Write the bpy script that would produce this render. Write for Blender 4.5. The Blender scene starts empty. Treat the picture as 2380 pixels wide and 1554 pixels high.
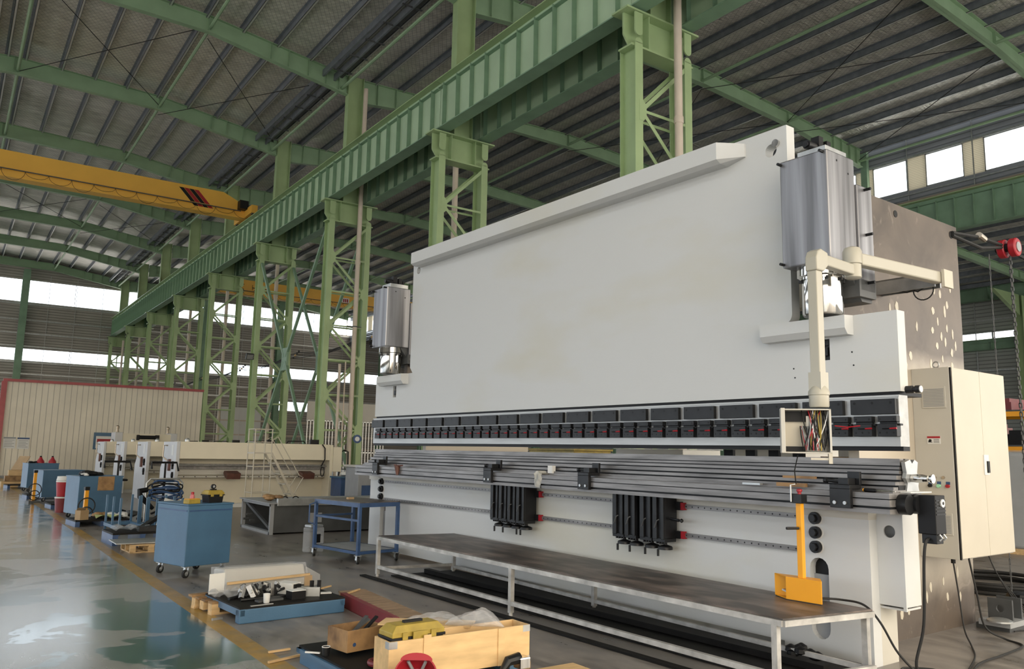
import bpy, math, random
from mathutils import Vector, Matrix
random.seed(7)
C = bpy.context.scene.collection
PI = math.pi
# ---------------------------------------------------------------- camera, world, exposure
cam = bpy.data.objects.new('camera', bpy.data.cameras.new('camera')); C.objects.link(cam)
FPX, YAW, PIT, ROL, MYAW = 1873.2, 0.607375, 0.144724, 0.0191605, 0.0378433
ca, sa, cp, sp, cr, sr = math.cos(YAW), math.sin(YAW), math.cos(PIT), math.sin(PIT), math.cos(ROL), math.sin(ROL)
Wm = Matrix(((ca, -sa, 0), (0, 0, -1), (sa, ca, 0)))
Pm = Matrix(((1, 0, 0), (0, cp, sp), (0, -sp, cp)))
Qm = Matrix(((cr, -sr, 0), (sr, cr, 0), (0, 0, 1)))
M = Qm @ Pm @ Wm
R3 = Matrix((M[0], -M[1], -M[2])).transposed()
cam.matrix_world = Matrix.Translation((0, 0, 1.6)) @ R3.to_4x4()
cam.data.sensor_fit = 'HORIZONTAL'; cam.data.sensor_width = 36; cam.data.lens = FPX / 2380 * 36
cam.data.clip_start = 0.05; cam.data.clip_end = 400
bpy.context.scene.camera = cam
vs = bpy.context.scene.view_settings
vs.view_transform = 'Standard'; vs.look = 'None'; vs.gamma = 1; vs.use_curve_mapping = False
vs.exposure = 1.2
bpy.context.scene.cycles.max_bounces = 8
bpy.context.scene.cycles.diffuse_bounces = 5
world = bpy.data.worlds.new('world'); bpy.context.scene.world = world; world.use_nodes = True
wn = world.node_tree.nodes; wl = world.node_tree.links; wn.clear()
wo = wn.new('ShaderNodeOutputWorld'); wb = wn.new('ShaderNodeBackground'); tc = wn.new('ShaderNodeTexCoord')
sx = wn.new('ShaderNodeSeparateXYZ'); wl.new(tc.outputs['Generated'], sx.inputs[0])
mr = wn.new('ShaderNodeMapRange'); mr.inputs[1].default_value = 0.1; mr.inputs[2].default_value = -0.95
wl.new(sx.outputs[1], mr.inputs[0])          # sky tinted warm behind the camera to warm faces turned there, cool elsewhere
mx_ = wn.new('ShaderNodeMix'); mx_.data_type = 'RGBA'
mx_.inputs[6].default_value = (0.84, 0.92, 1.0, 1); mx_.inputs[7].default_value = (1.0, 0.87, 0.68, 1)
wl.new(mr.outputs[0], mx_.inputs[0])
gd = wn.new('ShaderNodeMapRange'); gd.inputs[1].default_value = -0.04; gd.inputs[2].default_value = 0.0; wl.new(sx.outputs[2], gd.inputs[0])   # ground outside below the horizon
mg = wn.new('ShaderNodeMix'); mg.data_type = 'RGBA'; mg.inputs[6].default_value = (0.62, 0.60, 0.56, 1); wl.new(gd.outputs[0], mg.inputs[0]); wl.new(mx_.outputs[2], mg.inputs[7])
wl.new(mg.outputs[2], wb.inputs[0]); wb.inputs[1].default_value = 2.0
wl.new(wb.outputs[0], wo.inputs[0])

# ---------------------------------------------------------------- materials
def mat(name, col, rough=0.6, metal=0.0, var=0.0, scale=3.0, bump=0.0, bscale=40.0, col2=None, spec=0.5, stretch=(1, 1, 1), trans=0.0, alpha=1.0, emit=None, detail=4.0, thresh=None):
    m = bpy.data.materials.new(name); m.use_nodes = True
    n = m.node_tree.nodes; l = m.node_tree.links; b = n['Principled BSDF']
    b.inputs['Base Color'].default_value = (*col, 1); b.inputs['Roughness'].default_value = rough
    b.inputs['Metallic'].default_value = metal; b.inputs['Specular IOR Level'].default_value = spec
    if trans: b.inputs['Transmission Weight'].default_value = trans
    if alpha < 1: b.inputs['Alpha'].default_value = alpha
    if emit: b.inputs['Emission Color'].default_value = (*emit[0], 1); b.inputs['Emission Strength'].default_value = emit[1]
    if var or bump or col2:
        t = n.new('ShaderNodeTexCoord'); mp = n.new('ShaderNodeMapping'); l.new(t.outputs['Object'], mp.inputs[0])
        mp.inputs['Scale'].default_value = stretch
    if var or col2:
        ns = n.new('ShaderNodeTexNoise'); ns.inputs['Scale'].default_value = scale; ns.inputs['Detail'].default_value = detail
        l.new(mp.outputs[0], ns.inputs[0])
        rp = n.new('ShaderNodeValToRGB')
        a, c2 = (0.3, 0.7) if thresh is None else thresh
        rp.color_ramp.elements[0].position = a; rp.color_ramp.elements[1].position = c2
        if col2 is None:
            rp.color_ramp.elements[0].color = (*[max(0, x * (1 - var)) for x in col], 1)
            rp.color_ramp.elements[1].color = (*[min(1, x * (1 + var)) for x in col], 1)
        else:
            rp.color_ramp.elements[0].color = (*col, 1); rp.color_ramp.elements[1].color = (*col2, 1)
        l.new(ns.outputs[0], rp.inputs[0]); l.new(rp.outputs[0], b.inputs['Base Color'])
    if bump:
        nb = n.new('ShaderNodeTexNoise'); nb.inputs['Scale'].default_value = bscale; nb.inputs['Detail'].default_value = 3
        l.new(mp.outputs[0], nb.inputs[0]); bp = n.new('ShaderNodeBump'); bp.inputs['Strength'].default_value = bump; bp.inputs['Distance'].default_value = 0.02
        l.new(nb.outputs[0], bp.inputs['Height']); l.new(bp.outputs[0], b.inputs['Normal'])
    return m
MT = {}
MT['green'] = mat('green_paint', (0.34, 0.455, 0.235), 0.45, var=0.10, scale=1.2)
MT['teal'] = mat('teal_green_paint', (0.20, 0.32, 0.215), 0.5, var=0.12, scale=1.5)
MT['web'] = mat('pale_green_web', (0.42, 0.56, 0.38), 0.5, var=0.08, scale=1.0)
MT['purlin'] = mat('purlin_steel', (0.20, 0.22, 0.25), 0.4, metal=0.3, var=0.2, scale=4)
MT['lip'] = mat('window_lit_purlin_lip', (0.55, 0.55, 0.54), 0.4, metal=0.4)  # window light on the purlin lips put into a brighter colour
MT['pipe'] = mat('pvc_pipe', (0.62, 0.53, 0.44), 0.45, var=0.05)
MT['white'] = mat('white_primer', (0.60, 0.61, 0.61), 0.55, col2=(0.575, 0.56, 0.485), scale=0.8, thresh=(0.5, 0.72), stretch=(1, 0.5, 1.3), bump=0.03, bscale=30)
MT['white2'] = mat('white_primer_side', (0.55, 0.525, 0.465), 0.5, var=0.05, scale=2)
MT['steel'] = mat('machined_steel', (0.27, 0.27, 0.285), 0.38, metal=0.7, var=0.5, scale=1.0, stretch=(9, 9, 0.35), detail=7)
MT['rail'] = mat('ground_steel', (0.21, 0.20, 0.195), 0.42, metal=0.5, var=0.35, scale=3, stretch=(6, 0.6, 6))
MT['mill'] = mat('brushed_beam', (0.42, 0.42, 0.41), 0.4, metal=0.5, var=0.12, scale=3, stretch=(3, 0.5, 5))
MT['chrome'] = mat('chrome', (0.62, 0.61, 0.59), 0.10, metal=1.0, var=0.35, scale=1.0, stretch=(26, 26, 0.3), detail=3)  # vertical streaks paint the banded reflections of the hall on the rods
MT['black'] = mat('black_oxide', (0.009, 0.0095, 0.011), 0.4, var=0.5, scale=6, spec=0.35)
MT['blackp'] = mat('black_plastic', (0.006, 0.006, 0.007), 0.5, spec=0.3)
MT['rubber'] = mat('rubber', (0.015, 0.015, 0.015), 0.7)
MT['red'] = mat('red_paint', (0.36, 0.012, 0.022), 0.4, var=0.1)
MT['cream'] = mat('cream_paint', (0.54, 0.495, 0.405), 0.42, var=0.04, scale=2)
MT['creamg'] = mat('grey_cream_paint', (0.52, 0.50, 0.45), 0.42, var=0.03, scale=2)
MT['yellow'] = mat('crane_yellow', (0.82, 0.46, 0.07), 0.45, var=0.05, scale=1)
MT['orange'] = mat('orange_enamel', (0.83, 0.36, 0.01), 0.35, var=0.04)
MT['blue'] = mat('blue_enamel', (0.055, 0.135, 0.235), 0.42, var=0.10, scale=3, bump=0.05, bscale=60)
MT['blued'] = mat('dark_blue_paint', (0.035, 0.08, 0.19), 0.42, var=0.2, scale=5)
MT['dgrey'] = mat('dark_grey_paint', (0.065, 0.068, 0.07), 0.5, var=0.25, scale=3)
MT['plate'] = mat('bench_plate', (0.055, 0.045, 0.04), 0.42, col2=(0.25, 0.195, 0.17), scale=2.2, stretch=(2.5, 0.9, 1), thresh=(0.42, 0.78), detail=6)
MT['zinc'] = mat('worn_zinc_tube', (0.52, 0.51, 0.49), 0.5, metal=0.3, var=0.3, scale=7, bump=0.05)
MT['wood'] = mat('pine_wood', (0.62, 0.42, 0.21), 0.6, var=0.2, scale=3, stretch=(1, 9, 9))
MT['ply'] = mat('plywood', (0.66, 0.45, 0.22), 0.55, var=0.16, scale=4, stretch=(1.0, 4, 4))
MT['woodd'] = mat('oily_wood', (0.36, 0.21, 0.09), 0.6, col2=(0.09, 0.045, 0.02), scale=5, thresh=(0.45, 0.75))
MT['ystain'] = mat('toolbox_yellow', (0.36, 0.26, 0.04), 0.45, var=0.25, scale=8)
MT['film'] = mat('clear_film', (0.66, 0.67, 0.69), 0.08, alpha=0.27, bump=0.9, bscale=14, spec=0.9)
MT['paper'] = mat('paper', (0.72, 0.72, 0.70), 0.6)
MT['grey'] = mat('mid_grey', (0.30, 0.31, 0.32), 0.5, var=0.1)
MT['card'] = mat('cardboard', (0.42, 0.29, 0.16), 0.7, var=0.1)
MT['rag'] = mat('dirty_rag', (0.45, 0.44, 0.40), 0.8, var=0.25, scale=18)
MT['trimred'] = mat('red_trim', (0.38, 0.06, 0.07), 0.4, var=0.12)
MT['rust'] = mat('primed_red_steel', (0.20, 0.03, 0.035), 0.45, var=0.2)
MT['galv'] = mat('galvanised', (0.45, 0.46, 0.46), 0.35, metal=0.7, var=0.15, scale=8)
MT['brass'] = mat('dull_brass', (0.45, 0.38, 0.30), 0.35, metal=0.8)
MT['lampg'] = mat('green_lens', (0.35, 0.75, 0.5), 0.3)
MT['dirt_and_pit'] = mat('black_mat_and_pit', (0.009, 0.0085, 0.008), 0.6, var=0.4, spec=0.2)  # for dirty pallet decks and the black sheet painting the dark pit
MT['armp'] = mat('greyish_cream_gloss', (0.43, 0.405, 0.335), 0.3)
MT['shear'] = mat('ivory_machine_paint', (0.74, 0.68, 0.54), 0.42, var=0.04, scale=2)
MT['lilac'] = mat('cool_lit_end_paint', (0.56, 0.565, 0.58), 0.42, var=0.03)  # cool light on the end plates put into this grey
MT['slat'] = mat('weathered_slats', (0.30, 0.205, 0.13), 0.65, var=0.3, scale=3, stretch=(1, 6, 1))
MT['rafter'] = mat('sage_green_paint', (0.27, 0.40, 0.245), 0.5, var=0.1, scale=1.5)
MT['rustb'] = mat('rusty_brown_steel', (0.13, 0.055, 0.04), 0.5, var=0.3, scale=8)
MT['bare'] = mat('machined_parts_steel', (0.45, 0.44, 0.42), 0.25, metal=0.9)

def nodemat(name):
    m = bpy.data.materials.new(name); m.use_nodes = True
    return m, m.node_tree.nodes, m.node_tree.links, m.node_tree.nodes['Principled BSDF']
def math_(n, l, op, a, b=None):
    q = n.new('ShaderNodeMath'); q.operation = op
    for i, v in enumerate((a, b)):
        if v is None: continue
        if isinstance(v, (int, float)): q.inputs[i].default_value = v
        else: l.new(v, q.inputs[i])
    return q.outputs[0]
def mixc(n, l, f, a, b):
    q = n.new('ShaderNodeMix'); q.data_type = 'RGBA'
    if isinstance(f, (int, float)): q.inputs[0].default_value = f
    else: l.new(f, q.inputs[0])
    for i, v in ((6, a), (7, b)):
        if isinstance(v, tuple): q.inputs[i].default_value = (*v, 1)
        else: l.new(v, q.inputs[i])
    return q.outputs[2]
def noise(n, l, vec, scale, detail=4, rough=0.5, dist=0.0):
    q = n.new('ShaderNodeTexNoise'); q.inputs['Scale'].default_value = scale; q.inputs['Detail'].default_value = detail
    q.inputs['Roughness'].default_value = rough; q.inputs['Distortion'].default_value = dist
    l.new(vec, q.inputs[0]); return q.outputs[0]
def ramp(n, l, f, a, b):
    q = n.new('ShaderNodeMapRange'); q.inputs[1].default_value = a; q.inputs[2].default_value = b; l.new(f, q.inputs[0]); return q.outputs[0]
def mapping(n, l, sc):
    t = n.new('ShaderNodeTexCoord'); mp = n.new('ShaderNodeMapping'); l.new(t.outputs['Object'], mp.inputs[0]); mp.inputs['Scale'].default_value = sc; return mp.outputs[0]
# floor: concrete / yellow line / worn teal epoxy aisle, told apart by where they lie
m, n, l, b = nodemat('workshop_floor')
v = mapping(n, l, (1, 1, 1)); s = n.new('ShaderNodeSeparateXYZ'); l.new(v, s.inputs[0]); X = s.outputs[0]
aisle = math_(n, l, 'LESS_THAN', X, 2.12); line = math_(n, l, 'MULTIPLY', math_(n, l, 'GREATER_THAN', X, 2.115), math_(n, l, 'LESS_THAN', X, 2.285))
n1 = noise(n, l, v, 0.9, 8, 0.62, 0.4); n2 = noise(n, l, v, 3.2, 6, 0.6); n3 = noise(n, l, mapping(n, l, (1, 0.35, 1)), 5.0, 6, 0.65)
conc = mixc(n, l, ramp(n, l, n3, 0.35, 0.7), (0.135, 0.122, 0.110), (0.31, 0.28, 0.25))
wear = ramp(n, l, n1, 0.475, 0.49)
teal = mixc(n, l, ramp(n, l, n2, 0.3, 0.7), (0.030, 0.085, 0.080), (0.055, 0.125, 0.115))
worn = mixc(n, l, ramp(n, l, n3, 0.3, 0.7), (0.21, 0.21, 0.195), (0.34, 0.335, 0.31))
ais = mixc(n, l, wear, teal, worn)
yel = mixc(n, l, ramp(n, l, n2, 0.42, 0.72), (0.40, 0.24, 0.055), (0.24, 0.18, 0.09))
c1 = mixc(n, l, aisle, conc, ais); c2 = mixc(n, l, line, c1, yel); l.new(c2, b.inputs['Base Color'])
r1 = math_(n, l, 'ADD', math_(n, l, 'MULTIPLY', wear, 0.14), 0.12)
r2 = n.new('ShaderNodeMix'); l.new(aisle, r2.inputs[0]); l.new(math_(n, l, 'ADD', math_(n, l, 'MULTIPLY', n3, 0.45), 0.12), r2.inputs[2]); l.new(r1, r2.inputs[3]); l.new(r2.outputs[0], b.inputs['Roughness'])
l.new(math_(n, l, 'MULTIPLY', aisle, 0.9), b.inputs['Coat Weight']); b.inputs['Coat Roughness'].default_value = 0.17; b.inputs['Coat IOR'].default_value = 1.7
h = math_(n, l, 'ADD', math_(n, l, 'MULTIPLY', n2, 0.10), math_(n, l, 'MULTIPLY', math_(n, l, 'MULTIPLY', wear, aisle), -0.15))
bp = n.new('ShaderNodeBump'); bp.inputs['Strength'].default_value = 0.22; bp.inputs['Distance'].default_value = 0.012; l.new(h, bp.inputs['Height']); l.new(bp.outputs[0], b.inputs['Normal'])
MT['floor'] = m
# roof: crinkled foil under diamond wire mesh
m, n, l, b = nodemat('foil_roof')
v = mapping(n, l, (1, 1, 1)); s = n.new('ShaderNodeSeparateXYZ'); l.new(v, s.inputs[0])
def lines(a):
    f = math_(n, l, 'FRACT', math_(n, l, 'DIVIDE', a, 0.17)); return math_(n, l, 'LESS_THAN', f, 0.09)
ya = math_(n, l, 'MULTIPLY', s.outputs[1], 0.6)
gl = math_(n, l, 'MAXIMUM', lines(math_(n, l, 'ADD', s.outputs[0], ya)), lines(math_(n, l, 'SUBTRACT', s.outputs[0], ya)))
nz = noise(n, l, mapping(n, l, (1, 2.5, 1)), 1.6, 5)
foil = mixc(n, l, ramp(n, l, nz, 0.3, 0.7), (0.60, 0.575, 0.52), (0.86, 0.83, 0.76))
l.new(mixc(n, l, gl, foil, (0.40, 0.385, 0.36)), b.inputs['Base Color'])
b.inputs['Metallic'].default_value = 0.45; b.inputs['Roughness'].default_value = 0.36
bp = n.new('ShaderNodeBump'); bp.inputs['Strength'].default_value = 0.8; bp.inputs['Distance'].default_value = 0.08
l.new(noise(n, l, mapping(n, l, (1, 3, 1)), 3.0, 4), bp.inputs['Height']); l.new(bp.outputs[0], b.inputs['Normal'])
MT['foil'] = m
def ribbed(name, axis, pitch, col, depth=0.02, duty=0.25, dark=0.55, rough=0.5):
    m, n, l, b = nodemat(name)
    s = n.new('ShaderNodeSeparateXYZ'); v = mapping(n, l, (1, 1, 1)); l.new(v, s.inputs[0])
    f = math_(n, l, 'FRACT', math_(n, l, 'DIVIDE', s.outputs[axis], pitch))
    g = math_(n, l, 'LESS_THAN', f, duty)
    nz = noise(n, l, v, 0.7, 4); c = mixc(n, l, ramp(n, l, nz, 0.3, 0.7), tuple(x * 0.9 for x in col), tuple(min(1, x * 1.1) for x in col))
    l.new(mixc(n, l, g, c, tuple(x * dark for x in col)), b.inputs['Base Color']); b.inputs['Roughness'].default_value = rough
    bp = n.new('ShaderNodeBump'); bp.inputs['Strength'].default_value = 0.8; bp.inputs['Distance'].default_value = depth
    l.new(math_(n, l, 'MULTIPLY', g, -1.0), bp.inputs['Height']); l.new(bp.outputs[0], b.inputs['Normal'])
    return m
MT['siding'] = ribbed('grey_siding', 2, 0.22, (0.38, 0.35, 0.315), 0.03)
MT['sidingg'] = ribbed('blue_grey_siding', 2, 0.22, (0.25, 0.265, 0.29), 0.03)
MT['siding2'] = ribbed('light_siding', 2, 0.22, (0.36, 0.37, 0.35), 0.03)
MT['part'] = ribbed('sandwich_panel', 0, 0.24, (0.76, 0.71, 0.60), 0.03, 0.12, 0.6)
# glass: clear thin pane
m, n, l, b = nodemat('window_glass'); n.remove(b)
tb = n.new('ShaderNodeBsdfTransparent'); gb = n.new('ShaderNodeBsdfGlossy'); gb.inputs['Roughness'].default_value = 0.05; ms = n.new('ShaderNodeMixShader')
ms.inputs[0].default_value = 0.06; l.new(tb.outputs[0], ms.inputs[1]); l.new(gb.outputs[0], ms.inputs[2]); l.new(ms.outputs[0], n['Material Output'].inputs[0])
MT['glassw'] = m
# backlit fibreglass cladding between the high windows
m, n, l, b = nodemat('fibreglass_panel'); s = n.new('ShaderNodeSeparateXYZ'); l.new(mapping(n, l, (1, 1, 1)), s.inputs[0])
g = math_(n, l, 'LESS_THAN', math_(n, l, 'FRACT', math_(n, l, 'DIVIDE', s.outputs[2], 0.075)), 0.3)
c = mixc(n, l, g, (0.70, 0.66, 0.56), (0.50, 0.46, 0.38)); tr = n.new('ShaderNodeBsdfTranslucent'); df = n.new('ShaderNodeBsdfDiffuse'); ms = n.new('ShaderNodeMixShader')
l.new(c, tr.inputs[0]); l.new(c, df.inputs[0]); ms.inputs[0].default_value = 0.5; l.new(df.outputs[0], ms.inputs[1]); l.new(tr.outputs[0], ms.inputs[2]); l.new(ms.outputs[0], n['Material Output'].inputs[0]); n.remove(b)
MT['sidingb'] = m
# side-frame plate: oxide brown steel with blotches and white primer spots
m, n, l, b = nodemat('scaled_plate')
v = mapping(n, l, (1, 1, 1)); nz = noise(n, l, v, 1.6, 6, 0.6, 0.6); n5 = noise(n, l, mapping(n, l, (1, 1, 0.6)), 5, 4, 0.6, 1.5)
c = mixc(n, l, ramp(n, l, nz, 0.3, 0.72), (0.085, 0.068, 0.056), (0.16, 0.128, 0.102))
c = mixc(n, l, math_(n, l, 'MULTIPLY', ramp(n, l, n5, 0.62, 0.68), 0.4), c, (0.28, 0.235, 0.195))
sz = n.new('ShaderNodeSeparateXYZ'); l.new(v, sz.inputs[0]); zz = math_(n, l, 'ADD', sz.outputs[2], math_(n, l, 'MULTIPLY', nz, 0.25))
pm = math_(n, l, 'MULTIPLY', ramp(n, l, zz, 2.78, 2.52), ramp(n, l, zz, 0.42, 0.80))
c = mixc(n, l, math_(n, l, 'MULTIPLY', pm, 0.85), c, (0.58, 0.52, 0.43))
l.new(c, b.inputs['Base Color']); b.inputs['Metallic'].default_value = 0.2; b.inputs['Roughness'].default_value = 0.42
MT['scale'] = m

# ---------------------------------------------------------------- mesh helpers
class MB:
    def __init__(s, off=(0, 0, 0)): s.v = []; s.f = []; s.mi = []; s.m = 0; s.off = Vector(off)
    def add(s, vs_, fs):
        k = len(s.v); s.v += [Vector(p) - s.off for p in vs_]; s.f += [tuple(k + i for i in f) for f in fs]; s.mi += [s.m] * len(fs); return s
    def box(s, x0, x1, y0, y1, z0, z1):
        x0, x1 = min(x0, x1), max(x0, x1); y0, y1 = min(y0, y1), max(y0, y1); z0, z1 = min(z0, z1), max(z0, z1)
        return s.add([(x0, y0, z0), (x1, y0, z0), (x1, y1, z0), (x0, y1, z0), (x0, y0, z1), (x1, y0, z1), (x1, y1, z1), (x0, y1, z1)],
                     [(0, 3, 2, 1), (4, 5, 6, 7), (0, 1, 5, 4), (1, 2, 6, 5), (2, 3, 7, 6), (3, 0, 4, 7)])
    def obox(s, c, size, R):
        c = Vector(c); h = [q / 2 for q in size]
        vs_ = [c + R @ Vector((i * h[0], j * h[1], k * h[2])) for k in (-1, 1) for j in (-1, 1) for i in (-1, 1)]
        return s.add(vs_, [(0, 2, 3, 1), (4, 5, 7, 6), (0, 1, 5, 4), (1, 3, 7, 5), (3, 2, 6, 7), (2, 0, 4, 6)])
    def bar(s, p0, p1, w, h=None, up=(0, 0, 1)):
        p0 = Vector(p0); p1 = Vector(p1); d = p1 - p0; L = d.length
        if L < 1e-6: return s
        x = d.normalized(); u = Vector(up)
        if abs(x.dot(u)) > 0.98: u = Vector((0, 1, 0))
        y = u.cross(x).normalized(); z = x.cross(y)
        return s.obox((p0 + p1) / 2, (L, w, h or w), Matrix((x, y, z)).transposed())
    def tube(s, pts, r, seg=8, cap=True):
        pts = [Vector(p) for p in pts]; rings = []; prev = None
        rs = r if isinstance(r, (list, tuple)) else [r] * len(pts)
        vs_ = []; fs = []
        for i, p in enumerate(pts):
            d = (pts[min(i + 1, len(pts) - 1)] - pts[max(i - 1, 0)]).normalized()
            if prev is None:
                u = Vector((0, 0, 1)) if abs(d.z) < 0.9 else Vector((1, 0, 0))
                a = d.cross(u).normalized()
            else:
                a = (prev - d * prev.dot(d)).normalized()
            prev = a; b = d.cross(a)
            vs_ += [p + (a * math.cos(2 * PI * k / seg) + b * math.sin(2 * PI * k / seg)) * rs[i] for k in range(seg)]
        for i in range(len(pts) - 1):
            for k in range(seg):
                k2 = (k + 1) % seg; fs.append((i * seg + k, i * seg + k2, (i + 1) * seg + k2, (i + 1) * seg + k))
        if cap:
            fs.append(tuple(range(seg))[::-1]); fs.append(tuple((len(pts) - 1) * seg + k for k in range(seg)))
        return s.add(vs_, fs)
    def cyl(s, p0, p1, r, seg=16, r2=None): return s.tube([p0, p1], [r, r if r2 is None else r2], seg)
    def prism(s, poly, axis, a, b):
        # poly in the two other axes (in x,y,z order); extruded along axis from a to b
        n = len(poly)
        def P(q, t):
            if axis == 0: return (t, q[0], q[1])
            if axis == 1: return (q[0], t, q[1])
            return (q[0], q[1], t)
        ar = sum(poly[i][0] * poly[(i + 1) % n][1] - poly[(i + 1) % n][0] * poly[i][1] for i in range(n))
        if (ar < 0) != (axis == 1): poly = poly[::-1]
        if a > b: a, b = b, a
        vs_ = [P(q, a) for q in poly] + [P(q, b) for q in poly]
        fs = [tuple(range(n))[::-1], tuple(range(n, 2 * n))] + [(i, (i + 1) % n, n + (i + 1) % n, n + i) for i in range(n)]
        return s.add(vs_, fs)
    def lathe(s, prof, c=(0, 0, 0), seg=20):
        vs_ = []; fs = []
        for r, z in prof: vs_ += [(c[0] + r * math.cos(2 * PI * k / seg), c[1] + r * math.sin(2 * PI * k / seg), c[2] + z) for k in range(seg)]
        for i in range(len(prof) - 1):
            for k in range(seg):
                k2 = (k + 1) % seg; fs.append((i * seg + k, i * seg + k2, (i + 1) * seg + k2, (i + 1) * seg + k))
        fs.append(tuple(range(seg))[::-1]); fs.append(tuple((len(prof) - 1) * seg + k for k in range(seg)))
        return s.add(vs_, fs)
    def torus(s, c, R, r, axis=2, seg=24, s2=8, a0=0, a1=2 * PI):
        pts = []
        for i in range(seg + 1):
            a = a0 + (a1 - a0) * i / seg; u, w = R * math.cos(a), R * math.sin(a)
            pts.append((c[0] + (u if axis != 0 else 0), c[1] + (w if axis == 2 else (u if axis == 0 else 0)), c[2] + (w if axis != 2 else 0)))
        return s.tube(pts, r, s2)
    def build(s, name, mats, parent=None, smooth=False, bevel=0):
        me = bpy.data.meshes.new(name); me.from_pydata([tuple(p) for p in s.v], [], s.f)
        if not isinstance(mats, (list, tuple)): mats = [mats]
        for q in mats: me.materials.append(MT[q] if isinstance(q, str) else q)
        for p, k in zip(me.polygons, s.mi): p.material_index = k; p.use_smooth = smooth
        me.update()
        o = bpy.data.objects.new(name, me); C.objects.link(o)
        if parent is not None: o.parent = parent
        if smooth:
            try: me.set_sharp_from_angle(angle=math.radians(35))
            except Exception: pass
        if bevel:
            bm = o.modifiers.new('bevel', 'BEVEL'); bm.width = bevel; bm.segments = 2; bm.limit_method = 'ANGLE'; bm.angle_limit = math.radians(40)
        return o
def setp(o, label=None, cat=None, group=None, kind=None):
    if label: o['label'] = label
    if cat: o['category'] = cat
    if group: o['group'] = group
    if kind: o['kind'] = kind
    return o
def thing(name, label, cat, loc=(0, 0, 0), rz=0, group=None):
    o = bpy.data.objects.new(name, None); C.objects.link(o); o.location = loc; o.rotation_euler = (0, 0, rz); o.empty_display_size = 0.2
    return setp(o, label, cat, group)
def single(mb, name, mats, label, cat, group=None, smooth=False, bevel=0):
    xs = [p.x for p in mb.v]; ys = [p.y for p in mb.v]; zs = [p.z for p in mb.v]
    c = Vector(((min(xs) + max(xs)) / 2, (min(ys) + max(ys)) / 2, min(zs)))
    mb.v = [p - c for p in mb.v]
    o = mb.build(name, mats, None, smooth, bevel); o.location = c
    return setp(o, label, cat, group)
def struct(mb, name, mats, parent=None, smooth=False):
    o = mb.build(name, mats, parent, smooth)
    if parent is None: o['kind'] = 'structure'
    return o
def dup(o, loc=None, label=None, parent=None, rz=None):
    kids = {}
    for q in bpy.data.objects:
        if q.parent: kids.setdefault(q.parent, []).append(q)
    def rec(a, par):
        c = a.copy(); C.objects.link(c); c.parent = par
        for ch in kids.get(a, []): rec(ch, c)
        return c
    c = rec(o, parent)
    if loc is not None: c.location = loc
    if rz is not None: c.rotation_euler = (0, 0, rz)
    if label: c['label'] = label
    return c
ORD = ['first', 'second', 'third', 'fourth', 'fifth', 'sixth', 'seventh', 'eighth', 'ninth', 'tenth']
# ================================================================= BUILDING
Y0, YE = -4.5, 76.0
FR = [3.5 + 8 * k for k in range(10)]            # frame lines along the hall
b = MB(); b.box(-14, 60, -8, 90, -0.3, 0.0); struct(b, 'floor', 'floor')
def zl(X):  # left roof underside
    P = [(-11, 15.55), (0.8, 16.72), (6.1, 16.5), (11.6, 15.85)]
    for (a, za), (c, zc) in zip(P, P[1:]):
        if X <= c: return za + (zc - za) * (X - a) / (c - a)
    return P[-1][1]
def zr(X):
    P = [(11.6, 15.85), (18, 16.05), (22, 16.2), (27.1, 15.88), (32.6, 15.4)]
    for (a, za), (c, zc) in zip(P, P[1:]):
        if X <= c: return za + (zc - za) * (X - a) / (c - a)
    return P[-1][1]
def za_(X): return 12.60 - (X - 33) * 0.0335
b = MB()
for P in ([(-11, 15.55), (0.8, 16.72), (6.1, 16.5), (11.6, 15.85)], [(11.6, 15.85), (18, 16.05), (22, 16.2), (27.1, 15.88), (32.6, 15.4)], [(32.95, 12.62), (50.6, 12.02)]):
    for (x0, z0), (x1, z1) in zip(P, P[1:]): b.prism([(x0, z0), (x1, z1), (x1, z1 + .08), (x0, z0 + .08)], 1, Y0, YE + .3)
struct(b, 'ceiling', 'foil')
# ---- end wall with two window bands
b = MB()
wb_ = [(0, 5.05), (6.0, 8.15), (9.2, 12.95), (14.85, 16.9)]
for a, c in wb_: b.box(-11, 50.5, YE, YE + .12, a, c)
b.box(-11, 25.4, YE, YE + .12, 5.05, 6.0); b.box(33, 50.5, YE, YE + .12, 5.05, 6.0)
wallE = struct(b, 'wall_end', 'siding')
def girt(name, p0, p1, w, h, par, mt): q = MB(); q.bar(p0, p1, w, h); return q.build(name, mt, par)
g0 = None
for z in (1.5, 2.7, 4.0, 6.2, 7.1, 8.05, 9.35, 10.4, 11.5, 12.8):
    girt('girt', (-11, YE - .1, z), (50, YE - .1, z), .07, .12, wallE, 'galv' if z > 5 else 'pipe')
x = -10.
while x < 33:
    girt('sag_rod', (x, YE - .06, 0), (x, YE - .06, 15.3), .035, .035, wallE, 'galv'); x += 2.0
wi = 1
def window(x0, x1, z0, z1, Y, axis='x', n=3, fr='galv'):
    global wi
    q = MB(); t = .05
    def B(a0, a1, c0, c1, d=.06):
        if axis == 'x': q.box(a0, a1, Y, Y + d, c0, c1)
        else: q.box(Y, Y + d, a0, a1, c0, c1)
    B(x0, x1, z0, z0 + t); B(x0, x1, z1 - t, z1); B(x0, x0 + t, z0, z1); B(x1 - t, x1, z0, z1)
    for k in range(1, n): xm = x0 + (x1 - x0) * k / n; B(xm - .02, xm + .02, z0, z1)
    o = struct(q, 'window_%d' % wi, fr); wi += 1
    q = MB()
    if axis == 'x': q.box(x0 + t, x1 - t, Y + .025, Y + .035, z0 + t, z1 - t)
    else: q.box(Y + .025, Y + .035, x0 + t, x1 - t, z0 + t, z1 - t)
    q.build('window_pane', 'glassw', o); return o
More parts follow.
